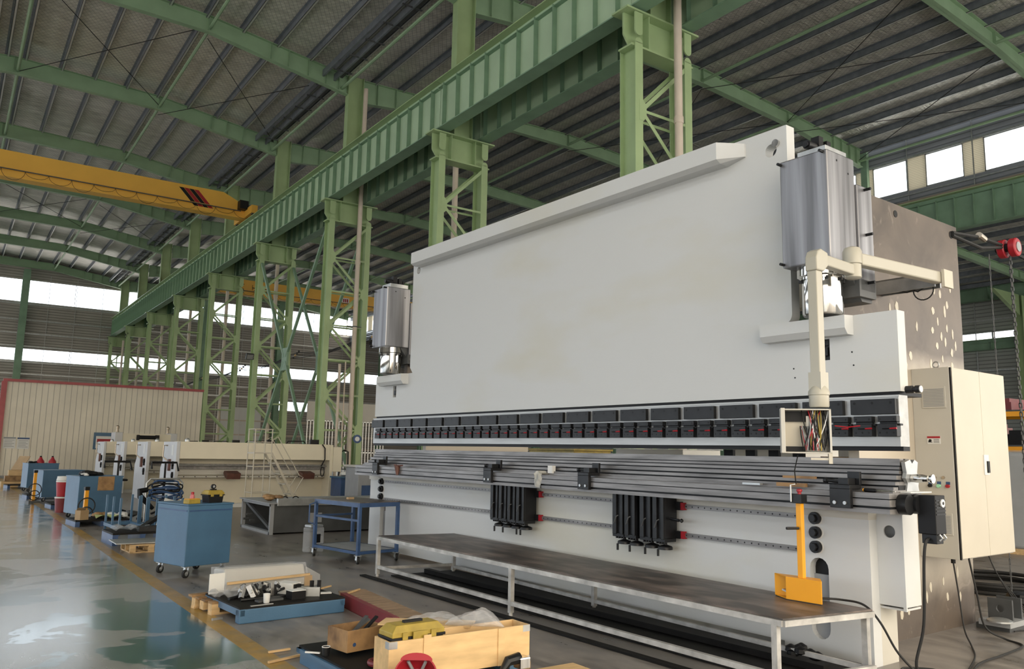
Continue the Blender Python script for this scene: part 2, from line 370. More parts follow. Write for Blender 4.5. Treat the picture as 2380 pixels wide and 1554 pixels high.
for z0, z1 in ((12.95, 14.85), (8.15, 9.2)):
    for x0, x1 in ((-11, -2.7), (-2.7, 4.3), (4.3, 11.5), (11.5, 18.5), (18.5, 25.4), (25.4, 32.4), (32.4, 41), (41, 50)): window(x0, x1, z0, z1, YE + .02, n=2)
window(25.4, 33, 5.05, 6.0, YE + .02, n=4)
# wind posts standing against the end wall
def hsec(b, x, y, z0, z1, wx, dy, t=.02, along='y'):
    # H section: flanges face +-y
    if along == 'y':
        b.box(x - wx / 2, x + wx / 2, y - dy / 2, y - dy / 2 + t, z0, z1); b.box(x - wx / 2, x + wx / 2, y + dy / 2 - t, y + dy / 2, z0, z1); b.box(x - t / 2, x + t / 2, y - dy / 2 + t, y + dy / 2 - t, z0, z1)
    else:
        b.box(x - dy / 2, x - dy / 2 + t, y - wx / 2, y + wx / 2, z0, z1); b.box(x + dy / 2 - t, x + dy / 2, y - wx / 2, y + wx / 2, z0, z1); b.box(x - dy / 2 + t, x + dy / 2 - t, y - t / 2, y + t / 2, z0, z1)
for x, lb in ((4.25, 'tall green wind post on the end wall between the bright windows, left bay'), (18.5, 'green wind post on the end wall seen behind the laced columns, nearer the centre'), (25.4, 'green wind post on the end wall, farther right behind the braced columns')):
    b = MB(); hsec(b, x, YE - .45, 0, 15.6, .5, .5); single(b, 'wind_post', 'teal', lb, 'post', 'wind posts of the end wall')
# end wall doors, lower part
b = MB(); b.box(20.3, 24.2, YE - .12, YE - .02, 0, 5.2); b.box(22.2, 22.26, YE - .16, YE - .12, 0, 5.2); struct(b, 'door_1', 'paper')
# ---- right wall: clerestory above its crane girder
b = MB(); XR = 32.75
b.box(XR, XR + .12, Y0, YE, 12.0, 12.95); b.box(XR, XR + .12, Y0, YE, 14.38, 15.4)
wallR = struct(b, 'wall_right', 'sidingg')
Yw = 20.0
wl_ = []
y = 20.0 - 2.35 * 10
b = MB()
while y < 75:
    b.box(XR, XR + .1, y - .78, y, 12.95, 14.38); wl_.append((y, y + 1.57)); y += 2.35
b.build('beige_panel', 'sidingb', wallR)
for a, c in wl_[:18]: window(a, c, 12.95, 14.38, XR + .02, 'y', 1)
b = MB(); b.box(XR - .05, XR, Y0, YE, 14.36, 14.44); b.build('window_rail', 'galv', wallR)
b = MB(); b.bar((XR - .12, Y0, 12.75), (XR - .12, YE, 12.75), .06); b.build('girt', 'galv', wallR)
b = MB(); b.bar((XR - .12, Y0, 12.35), (XR - .12, YE, 12.35), .06); b.build('girt', 'galv', wallR)
y = -4.
while y < 40: b = MB(); b.bar((XR - .05, y, 12), (XR - .05, y, 15.2), .04); b.build('sag_rod', 'galv', wallR); y += 2.7
# unseen left and rear walls, added for reflections; openings sized for the light
b = MB(); XL = -10.9
for a, c in ((0, 1.0), (4.0, 8.15), (9.2, 12.95), (14.85, 15.7)): b.box(XL - .12, XL, Y0, YE, a, c)
struct(b, 'wall_left', 'siding')
for z0, z1 in ((1.0, 4.0), (8.15, 9.2), (12.95, 14.85)):
    for k in range(5): window(Y0 + 16.1 * k, Y0 + 16.1 * (k + 1), z0, z1, XL - .08, 'y', 8)
b = MB()
for a, c in ((7.6, 8.15), (9.2, 12.95), (14.85, 16.8)): b.box(XL, 50.3, Y0 - .12, Y0, a, c)
b.box(13, 50.3, Y0 - .12, Y0, 0, .6); b.box(13, 50.3, Y0 - .12, Y0, 7.2, 7.6); b.box(XL, -5, Y0 - .12, Y0, 0, 7.6)
struct(b, 'wall_rear', 'siding')
for z0, z1 in ((8.15, 9.2), (12.95, 14.85)):
    for x0, x1 in ((-10.9, 11.5), (11.5, 32.4)): window(x0, x1, z0, z1, Y0 - .08, 'x', 8)
window(13, 32.4, .6, 7.2, Y0 - .08, 'x', 8)  # opening enlarged to brighten the faces turned toward it
# far side wall of the annex
b = MB(); XA = 50.3
b.box(XA, XA + .12, Y0, YE, 0, 7.0); b.box(XA, XA + .12, Y0, YE, 9.22, 12.4); wallA = struct(b, 'wall_annex', 'siding2')
b = MB(); b.box(XA, XA + .12, Y0, YE, 7.0, 8.72); b.build('lower_panel', 'siding2', wallA)
for k in range(9): window(Y0 + 9 * k, min(YE, Y0 + 9 * k + 9), 8.72, 9.22, XA + .02, 'y', 2)
for z in (6.9, 9.9, 11.2): girt('girt', (XA - .1, Y0, z), (XA - .1, YE, z), .07, .1, wallA, 'galv')
y = 0.
while y < 50: girt('sag_rod', (XA - .06, y, 0), (XA - .06, y, 12.2), .05, .05, wallA, 'galv'); y += 2.6
# ---- roof rafters
def strip(b, P, y0, y1, t):
    for (x0, z0), (x1, z1) in zip(P, P[1:]): b.prism([(x0, z0), (x1, z1), (x1, z1 + t), (x0, z0 + t)], 1, y0, y1)
def interp(P, x):
    for (a, za), (c, zc) in zip(P, P[1:]):
        if x <= c: return za + (zc - za) * (x - a) / (c - a)
    return P[-1][1]
def rafter(bot, top, name, lb, grp, stiff=(), mt='rafter', w=.24):
    t = thing(name, lb, 'rafter', (0, FR[0], 0), 0, grp)
    b = MB(); b.prism(bot + top[::-1], 1, -.008, .008); b.build('web', mt, t)
    b = MB(); strip(b, bot, -w / 2, w / 2, .018); b.build('bottom_flange', mt, t)
    b = MB(); strip(b, [(x, z - .018) for x, z in top], -w / 2, w / 2, .018); b.build('top_flange', mt, t)
    b0 = None
    for x in stiff:
        b = MB(); b.box(x - .008, x + .008, -w / 2 + .01, w / 2 - .01, interp(bot, x) + .018, interp(top, x) - .018); b.build('stiffener', mt, t)
    return t
LB = [(-11, 14.6), (-4.4, 15.3), (0.8, 15.8), (6.1, 15.73), (11.25, 14.88)]; LT = [(-11, 15.25), (.8, 16.47), (6.1, 16.32), (11.25, 15.62)]
RB = [(11.95, 14.7), (17.6, 15.36), (22, 15.38), (27.1, 15.1), (32.3, 14.42)]; RT = [(11.95, 15.62), (18, 15.82), (22, 15.98), (27.1, 15.64), (32.3, 15.22)]
AB = [(32.95, 11.7), (40, 11.75), (49.2, 11.35)]; AT = [(32.95, 12.38), (40, 12.13), (49.2, 11.82)]
rl = rafter(LB, LT, 'roof_rafter', 'green roof rafter of the left bay, nearest the camera', 'rafters of the left bay', (.8, 6.1, 8.3, 8.95, 9.7, 10.4, 10.9))
rr = rafter(RB, RT, 'roof_rafter', 'green roof rafter of the right bay, nearest the camera', 'rafters of the right bay', (12.5, 13.3, 14.1, 22, 27.1, 30.2, 30.8, 31.4, 31.9))
ra = rafter(AB, AT, 'roof_rafter', 'green roof rafter of the annex beyond the right wall, nearest', 'rafters of the annex roof', (46, 47, 48))
for k in range(1, 10):
    dup(rl, (0, FR[k], 0), 'green roof rafter of the left bay, %s from the camera' % ORD[k])
    dup(rr, (0, FR[k], 0), 'green roof rafter of the right bay, %s from the camera' % ORD[k])
    if k < 5: dup(ra, (0, FR[k], 0), 'green roof rafter of the annex beyond the right wall, %s' % ORD[k])
# ---- purlins
def purlin(x, zf, lb, grp):
    z = zf(x) - .27; b = MB(); t = .012
    b.box(x - .006, x + .006, Y0, YE, z, z + .25); b.m = 1; b.box(x - .006, x + .08, Y0, YE, z, z + t); b.m = 0; b.box(x - .08, x + .006, Y0, YE, z + .25 - t, z + .25); b.box(x + .068, x + .08, Y0, YE, z, z + .03)
    single(b, 'roof_purlin', ['purlin', 'lip'], lb, 'purlin', grp)
xs = [-3.5, -2.3, -1.1, 0.1, 0.55, 1.15, 2.4, 3.6, 4.8, 6.0, 7.25, 8.5, 9.75, 10.7, 11.2]
nm = lambda k: ['1st', '2nd', '3rd'][k] if k < 3 else '%dth' % (k + 1)
for k, x in enumerate(xs[::-1]): purlin(x, zl, 'grey steel roof purlin of the left bay, %s outward from the column row' % nm(k), 'purlins under the left roof')
x = 12.4; k = 0
while x < 32.5: purlin(x, zr, 'grey steel roof purlin of the right bay, %s outward from the column row' % nm(k), 'purlins under the right roof'); x += 1.18; k += 1
x = 33.4; k = 0
while x < 50: purlin(x, lambda q: za_(q), 'grey steel purlin of the annex roof, %s out from the high windows' % nm(k), 'purlins under the annex roof'); x += 1.6; k += 1
# green longitudinal struts and thin bracing rods, gutter walkway
for x, z, lb in ((.95, 15.95, 'thin green tie strut running under the ridge of the left bay'), (6.15, 15.9, 'thin green tie strut under the left roof midway to the columns'), (11.05, 15.1, 'thin green tie strut beside the column tops'), (22, 15.5, 'green tie strut running under the middle of the right roof'), (27.15, 15.25, 'bright edged green tie strut under the right roof near the wall'), (32.2, 14.7, 'green eave strut above the high windows of the right wall')):
    b = MB(); b.tube([(x, Y0, z), (x, YE, z)], .06, 8); single(b, 'tie_strut', 'rafter', lb, 'strut', 'tie struts under the roof')
def rod(p0, p1, lb): b = MB(); b.tube([p0, p1], .014, 5); single(b, 'bracing_rod', 'rubber', lb, 'rod', 'thin crossed bracing rods')
for ya, yb, nmn in ((11.5, 19.5, 'first'), (27.5, 35.5, 'third'), (51.5, 59.5, 'sixth')):
    for xa, xb, zz, side in ((1.0, 6.1, 15.95, 'between ridge and middle strut'), (6.1, 11.1, 15.5, 'between middle strut and columns')):
        rod((xa, ya, zz), (xb, yb, zz), 'thin roof bracing rod, %s bay, %s, slanting rightward' % (nmn, side)); rod((xb, ya, zz), (xa, yb, zz), 'thin roof bracing rod, %s bay, %s, slanting leftward' % (nmn, side))
for ya, yb, nmn in ((11.5, 19.5, 'near'), (19.5, 27.5, 'next')):
    for xa, xb, zz, side in ((22, 27.1, 15.2, 'inner half'), (27.1, 32.2, 14.75, 'outer half')):
        rod((xa, ya, zz), (xb, yb, zz), 'thin bracing rod under the right roof, %s bay, %s, running rightward' % (nmn, side)); rod((xb, ya, zz), (xa, yb, zz), 'thin bracing rod under the right roof, %s bay, %s, running leftward' % (nmn, side))
g = thing('roof_gutter', 'dark valley gutter with rungs running along the column tops', 'gutter', (10.6, 0, 15.5))
b = MB(g.location); b.box(10.25, 10.32, Y0, YE, 15.35, 15.6); b.box(10.7, 10.77, Y0, YE, 15.3, 15.55); b.build('side_rail', 'purlin', g)
b = MB(g.location); b.box(10.86, 11.05, Y0, YE, 15.5, 15.53); b.build('tray', 'dgrey', g)
b = MB(); b.box(-.35, .35, -.02, .02, -.2, -.16); r0 = b.build('rung', 'dgrey', g); r0.location = (.1, 5, 0)
for k in range(1, 52): q = r0.copy(); C.objects.link(q); q.parent = g; q.location = (.1, 5 + 1.35 * k, 0)
# ---- crane runway girders
def girder(x, name, lb, grp, rail=True, y0=3.5, L=8.0, z0=10.7, z1=12.22, mt='web', n=11, side=-1):
    t = thing(name, lb, 'crane girder', (x, y0, z0), 0, grp); h = z1 - z0
    b = MB(); b.box(-.01, .01, 0.01, L - .01, .02, h - .02); b.build('web', mt, t)
    b = MB(); b.box(-.2, .2, 0.01, L - .01, 0, .03); b.build('bottom_flange', 'teal', t)  # darker green paints the shade under the girder
    b = MB(); b.box(-.22, .22, 0.01, L - .01, h - .03, h); b.build('top_flange', 'green', t)
    b = MB(); b.box(-.012, .012, -.006, .006, .04, h - .16); b.v = [Vector((p.x * 12, p.y, p.z)) for p in b.v]
    s0 = b.build('stiffener', 'teal', t)
    s0.location = (-.0, .35, 0)
    for k in range(1, n): q = s0.copy(); C.objects.link(q); q.parent = t; q.location = (0, .35 + (L - .7) / (n - 1) * k, 0)
    b = MB(); b.box(-.13, -.01, .02, L - .02, h - .22, h - .205); b.build('walkway_angle', 'teal', t)
    if x == 12.28:
        b = MB(); b.box(-1.16, -.23, .55, L - .55, h - .02, h + .01); b.build('walkway_plate', 'dgrey', t)
    if rail:
        b = MB(); b.box(-.05, .05, 0, L, h, h + .03); b.box(-.02, .02, 0, L, h + .03, h + .1); b.box(-.04, .04, 0, L, h + .1, h + .14); b.build('rail', 'brass', t)
    return t
gl = girder(10.88, 'runway_girder', 'pale green runway girder of the left crane, nearest span over the camera', 'runway girders of the left crane')
gr = girder(12.28, 'runway_girder', 'green runway girder on the right column legs, nearest span', 'runway girders on the right column legs')
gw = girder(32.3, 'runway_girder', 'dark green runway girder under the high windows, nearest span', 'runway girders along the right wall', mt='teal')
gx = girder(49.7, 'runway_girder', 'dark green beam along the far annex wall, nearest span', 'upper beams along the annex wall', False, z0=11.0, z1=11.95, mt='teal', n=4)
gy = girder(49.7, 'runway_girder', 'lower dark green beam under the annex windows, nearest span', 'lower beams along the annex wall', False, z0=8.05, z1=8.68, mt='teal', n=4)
for k in range(1, 9):
    y = 3.5 + 8 * k
    dup(gl, (10.88, y, 10.7), 'pale green runway girder of the left crane, %s span from the camera' % ORD[k])
    dup(gr, (12.28, y, 10.7), 'green runway girder on the right column legs, %s span from the camera' % ORD[k])
    if k < 8: dup(gw, (32.3, y, 10.7), 'dark green runway girder under the high windows, %s span' % ORD[k])
    if k < 4: dup(gx, (49.7, y, 11.0), 'dark green beam along the far annex wall, %s span' % ORD[k]); dup(gy, (49.7, y, 8.05), 'lower dark green beam under the annex windows, %s span' % ORD[k])
# ---- laced columns
def column():
    t = thing('laced_column', '', 'column', (11.58, 11.5, 0), 0, 'laced green steel columns of the centre row')
    for x in (-.72, .72):
        b = MB(); hsec(b, x, 0, 0, 9.95, .21, .46, .02); b.prism([(x + .105 * math.cos(a), 9.93 + .12 * math.sin(a)) for a in [PI * i / 8 for i in range(9)]], 1, -.23, -.21)
        b.build('leg', 'green', t)
        b = MB(); b.box(x - .3, x + .3, -.35, .35, 0, .05); b.build('base_plate', 'green', t)
        b = MB(); b.prism([(x - .105, 10.6), (x + .105, 10.6)] + [(x + .105 * math.cos(a), 10.2 - .1 * math.sin(a)) for a in [PI * i / 8 for i in range(9)]], 1, -.23, -.2); b.build('cap_plate', 'green', t)
    b = MB(); b.box(-.9, .9, -.2, .2, 9.86, 9.9); b.box(-1.05, 1.05, -.24, .24, 10.62, 10.66); b.box(-.8, .8, -.02, .02, 9.9, 10.62)
    for x in (-.4, .4): b.box(x - .01, x + .01, -.2, .2, 9.9, 10.62)
    b.prism([(-.95, 10.62), (-.72, 10.62), (-.72, 9.95), (-.78, 9.9), (-.95, 10.15)], 1, -.02, .02)
    b.build('cap_beam', 'green', t)
    nz = [9.75 - 1.25 * k for k in range(8)]
    for y in (-.215, .215):
        for k in range(7):
            s = -1 if k % 2 else 1; a = (s * .64, y, nz[k]); c = (-s * .64, y, nz[k + 1])
            b = MB(); b.bar(a, c, .012, .085, (0, 0, 1)); b.build('diagonal_brace', 'green', t)
            b = MB(); b.box(-.62, .62, y - .006, y + .006, nz[k + 1] - .03, nz[k + 1] + .03); b.build('horizontal_brace', 'green', t)
            if y < 0:
                x = -s * .72; d = s * .2
                b = MB(); b.prism([(x, nz[k + 1] - .22), (x + d * .6, nz[k + 1] - .22), (x + d, nz[k + 1] - .12), (x + d, nz[k + 1] + .12), (x + d * .6, nz[k + 1] + .22), (x, nz[k + 1] + .22)], 1, -.225, -.235); b.build('gusset_plate', 'green', t)
    b = MB(); hsec(b, 0, 0, 10.66, 15.7, .3, .62, .02, 'x'); b.build('upper_post', 'green', t)
    return t
c0 = column()
cl = ['largest and nearest laced green column, rising behind the ram', 'second laced green column, rising behind the middle of the ram', 'third laced green column, its foot beside the left end of the press', 'fourth laced green column, joined to the third by crossed braces', 'fifth laced green column, at the right edge of the cream partition', 'sixth laced green column, standing behind the cream partition', 'seventh laced green column behind the partition', 'eighth laced green column behind the partition', 'last laced green column against the end wall']
c0['label'] = cl[0]
for k in range(1, 9): dup(c0, (11.58, 11.5 + 8 * k, 0), cl[k])
for k in range(1, 3):  # simple columns on the right wall line
    pass
rc = thing('wall_column', 'green wall column carrying the right runway, at the nearest frame', 'column', (32.3, 11.5, 0), 0, 'green columns of the right wall')
b = MB(); hsec(b, 0, 0, 0, 10.68, .3, .5, .02); b.build('shaft', 'teal', rc); b = MB(); b.box(.24, .42, -.15, .15, 10.68, 15.2); b.build('upper_post', 'teal', rc)
b = MB(); b.box(-.3, .3, -.3, .3, 0, .04); b.build('base_plate', 'teal', rc)
for k in range(1, 8): dup(rc, (32.3, 11.5 + 8 * k, 0), 'green wall column carrying the right runway, %s frame from the camera' % ORD[k])
xc = thing('wall_column', 'pale green column with a knee bracket behind the hanging hoist chain', 'column', (49.5, 20.6, 0), 0, 'columns of the annex wall')
b = MB(); hsec(b, 0, 0, 0, 10.95, .45, .5, .03); b.build('shaft', 'green', xc); b = MB(); b.prism([(-.2, 11.0), (-.2, 9.8), (-3.2, 11.0)], 1, -.1, .1); b.build('knee_bracket', 'green', xc); 
dup(xc, (49.5, 28.6, 0), 'pale green column with a knee bracket on the annex wall, one bay farther on')
# X bracing between third and fourth column
for x, sd in ((10.86, 'left'), (12.3, 'right')):
    t = thing('cross_brace', 'green crossed bracing with node plate between third and fourth column, %s leg plane' % sd, 'brace', (x, 31.5, 5.1), 0, 'crossed braces of the column row')
    for sy in (-1, 1):
        for sz, zz in ((1, 9.7 - 5.1), (-1, 0.3 - 5.1)):
            b = MB(); b.bar((0, sy * .1, sz * .1), (0, sy * 3.75, zz), .1, .1); b.build('brace_arm', 'teal', t)
    b = MB(); b.box(-.04, .04, -.3, .3, -.45, .45); b.build('node_plate', 'teal', t)
# downpipes beside each column
dp = None
for k in range(9):
    y = 11.5 + 8 * k
    if k == 0: px_, py_, z1 = 11.76, 11.05, 15.0
    elif k == 1: px_, py_, z1 = 11.62, 19.8, 10.4
    elif k == 2: px_, py_, z1 = 11.9, 27.2, 15.2
    else: px_, py_, z1 = 11.75, (y + .34 if k < 8 else y - .36), 10.4
    t = thing('downpipe', 'pale rainwater pipe at the %s laced column' % ['nearest', 'second', 'third', 'fourth', 'fifth', 'sixth', 'seventh', 'eighth', 'last'][k], 'pipe', (px_, py_, 0), 0, 'rainwater downpipes along the columns')
    b = MB(); b.cyl((0, 0, 0.02), (0, 0, z1), .085, 14); b.build('pipe', 'pipe', t, True)
    for z in (3.0, 8.35):
        b = MB(); b.lathe([(.095, 0), (.1, .02), (.1, .13), (.095, .15)], (0, 0, z), 14); b.build('coupling', 'pipe', t, True)
    b = MB(); b.lathe([(.092, 0), (.092, .04)], (0, 0, 6.0), 14); b.bar((0, 0, 6.02), (-.3, .0, 6.02), .03); b.bar((0, 0, 6.02), (.25, 0, 6.02), .03); b.build('pipe_clip', 'dgrey', t)
t = thing('conduit_pipe', 'slim pale conduit pipe standing left of the downpipe at third column', 'pipe', (11.35, 27.1, 0))
b = MB(); b.cyl((0, 0, .02), (0, 0, 4.6), .05, 10); b.build('pipe', 'pipe', t, True); b = MB(); b.cyl((.22, 0, .02), (.22, 0, 4.7), .025, 8); b.build('thin_conduit', 'pipe', t, True)
# overhead wires with insulators along the columns
t = thing('overhead_wires', 'bundle of sagging dark power wires with insulators strung between the columns', 'wires', (12.48, 20, 5.4))
for j in range(4):
    pts = []
    for i in range(0, 61):
        y = 8 + i; ph = ((y - 3.5) % 8) / 8; sag = .14 * math.sin(PI * ph) * (1 + .3 * j); pts.append((12.0 + .08 * j - 12.0, y - 20, 5.6 + .1 * j - sag - 5.4))
    b = MB(); b.tube(pts, .014, 5); b.build('wire', 'rubber', t)
for k in range(1, 7):
    for j in range(4):
        b = MB(); b.lathe([(.03, 0), (.05, .02), (.03, .05), (.05, .07), (.03, .1)], (.08 * j, 11.5 + 8 * k - 20 - .4, .15 + .1 * j), 8); b.build('insulator', 'wood' if j == 1 else 'dgrey', t)
# flood light on fourth column
t = thing('floodlight', 'small dark floodlight bracketed to the fourth column', 'lamp', (10.55, 35.15, 5.5))
b = MB(); b.obox((0, 0, 0), (.32, .12, .26), Matrix.Rotation(.4, 3, 'X')); b.build('housing', 'dgrey', t); b = MB(); b.bar((0, .05, 0), (.25, .15, -.1), .04); b.build('bracket', 'dgrey', t)
b = MB(); b.obox((0, -.065, -.03), (.26, .01, .2), Matrix.Rotation(.4, 3, 'X')); b.build('lens', 'galv', t)
t = thing('lamp_head', 'round blue spotlight clamped low on the foot of the third column', 'lamp', (12.0, 26.7, 1.95))
b = MB(); b.cyl((0, 0, 0), (-.12, -.22, 0), .1, 16, .15); b.build('housing', 'blued', t, True); b = MB(); b.cyl((-.12, -.22, 0), (-.125, -.23, 0), .08, 16); b.build('lens', 'paper', t); b = MB(); b.bar((0, .05, 0), (.25, .4, 0), .05); b.build('bracket', 'blued', t)
# ---- overhead cranes
def crane(loc, L, lb, end, stripes):
    t = thing('bridge_crane', lb, 'crane', loc, 0, 'yellow overhead bridge cranes'); h = 1.12
    P = [(0, .1), (0, h), (L - 1.4, h), (L - .3, .62), (L - .3, .1)] if end == 'R' else [(.3, .1), (.3, .62), (1.4, h), (L, h), (L, .1)]
    b = MB(); b.prism(P, 1, -.25, .25); b.build('bridge_beam', 'yellow', t)
    b = MB(); b.box(.2, L - .3, -.3, .3, 0, .1); b.build('bottom_flange', 'yellow', t)
    b = MB(); b.bar((.2, -.42, .3), (L - .6, -.42, .3), .04); b.build('cable_track', 'dgrey', t)
    b = MB(); b.box(.2, L - .4, -.32, -.25, .33, .37); b.build('side_ledge', 'yellow', t)
    for k in range(int((L - 1) / .85)):
        x = 1 + .85 * k; pts = [(x + .425 * math.cos(PI * i / 8) + .4, -.44, .28 - (.22 + .1 * (k % 3)) * math.sin(PI * i / 8)) for i in range(9)]
        b = MB(); b.tube(pts, .008, 4); b.build('festoon_cable', 'rubber', t)
    xe = L - .25 if end == 'R' else .25
    b = MB(); b.box(xe - .14, xe + .14, -1.4, 1.4, .05, .42); b.build('end_carriage', 'yellow', t)
    b = MB(); b.box(xe - .5, xe - .1, -.75, -.35, .35, .75); b.build('drive_motor', 'blackp', t)
    for y in (-1.2, 1.2): b = MB(); b.cyl((xe - .08, y, .12), (xe + .08, y, .12), .14, 14); b.build('wheel', 'dgrey', t)
    for x0, mm in stripes:
        s = .62 if end == 'R' else -.62
        b = MB(); b.prism([(x0, .97), (x0 + .2, .97), (x0 + .2 + s * 1.15, .22), (x0 + s * 1.15, .22)], 1, -.258, -.25); b.build('stripe', mm, t)
    return t
cA = crane((-9.5, 38.3, 12.38), 20.6, 'large yellow overhead crane with black and red stripes crossing the left bay', 'R', ((17.2, 'blackp'), (17.42, 'red'), (17.64, 'blackp'), (17.86, 'red')))
cB = crane((12.1, 58.0, 12.38), 20.4, 'yellow overhead crane seen beyond the laced columns in the right bay', 'L', ((2.0, 'red'), (2.25, 'blackp'), (2.5, 'red'), (2.75, 'blackp')))
b = MB(); b.bar((4.1, -.26, .6), (4.5, -.26, .8), .02, .05); b.bar((4.1, -.26, .6), (4.5, -.26, .4), .02, .05)
for k in range(3):
    x = 5.1 + k * .42; b.bar((x, -.26, .42), (x, -.26, .8), .02, .05); b.bar((x, -.26, .6), (x + .28, -.26, .6), .02, .05); b.bar((x + .14, -.26, .42), (x + .28, -.26, .42), .02, .05); b.bar((x + .28, -.26, .42), (x + .28, -.26, .8), .02, .05)
b.build('lettering', 'blackp', cB)
b = MB(); b.box(12.0, 12.6, -.262, -.255, .35, .75); b.build('notice_plate', 'paper', cB)
b = MB(); b.box(12.1, 12.2, -.268, -.262, .42, .68); b.box(12.25, 12.35, -.268, -.262, .42, .68); b.box(12.4, 12.5, -.268, -.262, .42, .68); b.build('red_lettering', 'red', cB)
# ---- cream partition with red trim and notices
t = thing('partition_wall', 'long cream corrugated partition with dark red edge trim at the end of the aisle', 'partition', (6.4, 43.3, 0))
b = MB(t.location); b.box(2.1, 10.72, 43.3, 43.42, 0, 4.38); o = b.build('panel', 'part', t)
b = MB(t.location); b.box(1.95, 10.75, 43.2, 43.5, 4.36, 4.48); b.build('top_trim', 'trimred', t)
b = MB(t.location); b.box(1.9, 2.12, 43.2, 43.5, 0, 4.36); b.build('side_trim', 'trimred', t)
b = MB(t.location); b.box(2.1, 10.72, 43.28, 43.3, 0, .12); b.build('base_trim', 'grey', t)
for x0, z0, lb, mm in ((2.2, 1.33, 'small white notice on the cream partition, left one with a pale heading', 'grey'), (2.74, 1.32, 'small white notice on the cream partition, right one with a blue heading', 'blued')):
    q = thing('notice_board', lb, 'notice', (x0 + .24, 43.27, z0), 0, 'notices on the cream partition')
    b = MB(q.location); b.box(x0, x0 + .48, 43.27, 43.295, z0, z0 + .52); b.build('sheet', 'paper', q)
    b = MB(q.location); b.box(x0, x0 + .48, 43.262, 43.27, z0 + .44, z0 + .51); b.build('heading', mm, q)
    for k in range(5): b = MB(q.location); b.box(x0 + .05, x0 + .43 - .08 * (k % 2), 43.266, 43.27, z0 + .08 + .07 * k, z0 + .1 + .07 * k); b.build('text_line', 'grey', q)
q = thing('notice_board', 'pale blue framed notice board behind the farthest cream machine', 'notice', (6.3, 43.26, 1.35), 0)
b = MB(q.location); b.box(5.85, 7.0, 43.24, 43.28, 1.35, 2.15); b.build('frame', 'blue', q); b = MB(q.location); b.box(5.95, 6.9, 43.23, 43.24, 1.4, 1.98); b.build('sheet', 'paper', q); b = MB(q.location); b.box(6.0, 6.6, 43.225, 43.23, 1.7, 1.85); b.build('heading', 'red', q)
# low red post at the far left edge of the partition is its side trim; cream gate behind the third column
t = thing('barred_gate', 'pale barred gate seen between third column and the press', 'gate', (14.6, 36.0, 0))
b = MB(t.location); b.box(13.6, 17.6, 36, 36.04, 2.9, 3.75); b.build('top_panel', 'creamg', t)
for z in (0, 1.4, 2.85): b = MB(t.location); b.box(13.6, 17.6, 36, 36.05, z, z + .06); b.build('rail', 'galv', t)
b = MB(t.location); b.box(13.62, 13.66, 36, 36.03, .1, 2.9); r0 = b.build('bar', 'galv', t)
for k in range(1, 26): q = r0.copy(); C.objects.link(q); q.parent = t; q.location = (.155 * k, 0, 0)
# ================================================================= PRESS BRAKE (local frame: x away from its front, y along its length)
OM = (6.077, 3.735, 0)
pb = thing('press_brake', 'huge white press brake with chrome cylinder rods filling the right half', 'press brake', OM, MYAW)
def arc(cx, cz, r, a0, a1, n=6): return [(cx + r * math.cos(a0 + (a1 - a0) * i / n), cz + r * math.sin(a0 + (a1 - a0) * i / n)) for i in range(n + 1)]
# ram: built from boxes/prisms around its openings
b = MB(); T = .12
yl, yr, s0, s1 = -.31, 8.45, 7.36, .63
def hole_ring(b, cy, cz, r, y0, y1, z0, z1, x0, x1, n=24):
    # rectangular plate piece with a round hole
    per = []
    for i in range(n):
        a = 2 * PI * (i + .5) / n; c, s = math.cos(a), math.sin(a)
        tx = ((y1 - cy) / c if c > 0 else (y0 - cy) / c) if abs(c) > 1e-6 else 1e9; tz = ((z1 - cz) / s if s > 0 else (z0 - cz) / s) if abs(s) > 1e-6 else 1e9
        t = min(tx, tz); per.append((cy + c * t, cz + s * t))
    # insert exact corners by snapping nearest points
    for q in ((y0, z0), (y1, z0), (y0, z1), (y1, z1)):
        j = min(range(n), key=lambda i: (per[i][0] - q[0]) ** 2 + (per[i][1] - q[1]) ** 2); per[j] = q
    vs_ = []
    for x in (x0, x1):
        vs_ += [(x, p[0], p[1]) for p in per]; vs_ += [(x, cy + r * math.cos(2 * PI * (i + .5) / n), cz + r * math.sin(2 * PI * (i + .5) / n)) for i in range(n)]
    fs = []
    for i in range(n):
        j = (i + 1) % n
        fs += [(i, n + i, n + j, j), (2 * n + i, 2 * n + j, 3 * n + j, 3 * n + i), (n + i, 3 * n + i, 3 * n + j, n + j), (i, j, 2 * n + j, 2 * n + i)]
    b.add(vs_, fs)
zb = 2.13
# main body above shoulder between s1..s0, with lifting holes in the top corners
hole_ring(b, .80, 4.42, .062, s1, 1.1, 4.2, 4.62, 0, T); hole_ring(b, 7.2, 4.37, .055, 7.0, s0, 4.2, 4.58, 0, T)
b.prism([(1.1, 4.2), (7.0, 4.2), (7.0, 4.62), (1.1, 4.62)], 0, 0, T)
zr0 = 3.0
b.prism([(s1, zr0), (s0, zr0), (s0, 4.2), (s1, 4.2)], 0, 0, T)
# fillet at the rod pockets, then down to the shoulder
b.prism([(s1 + .0, zr0), (s1, 2.86)] + [(s1 + .085 - .085 * math.cos(PI / 2 * i / 5), 2.86 - .085 * math.sin(PI / 2 * i / 5)) for i in range(1, 6)] + [(7.28, 2.775), (s0, 2.86), (s0, zr0)], 0, 0, T)
def shoulder(y0, y1, sy0, sy1): b.prism([(y0, zb), (y1, zb), (y1, 2.78), (y0, 2.78)], 0, 0, T)
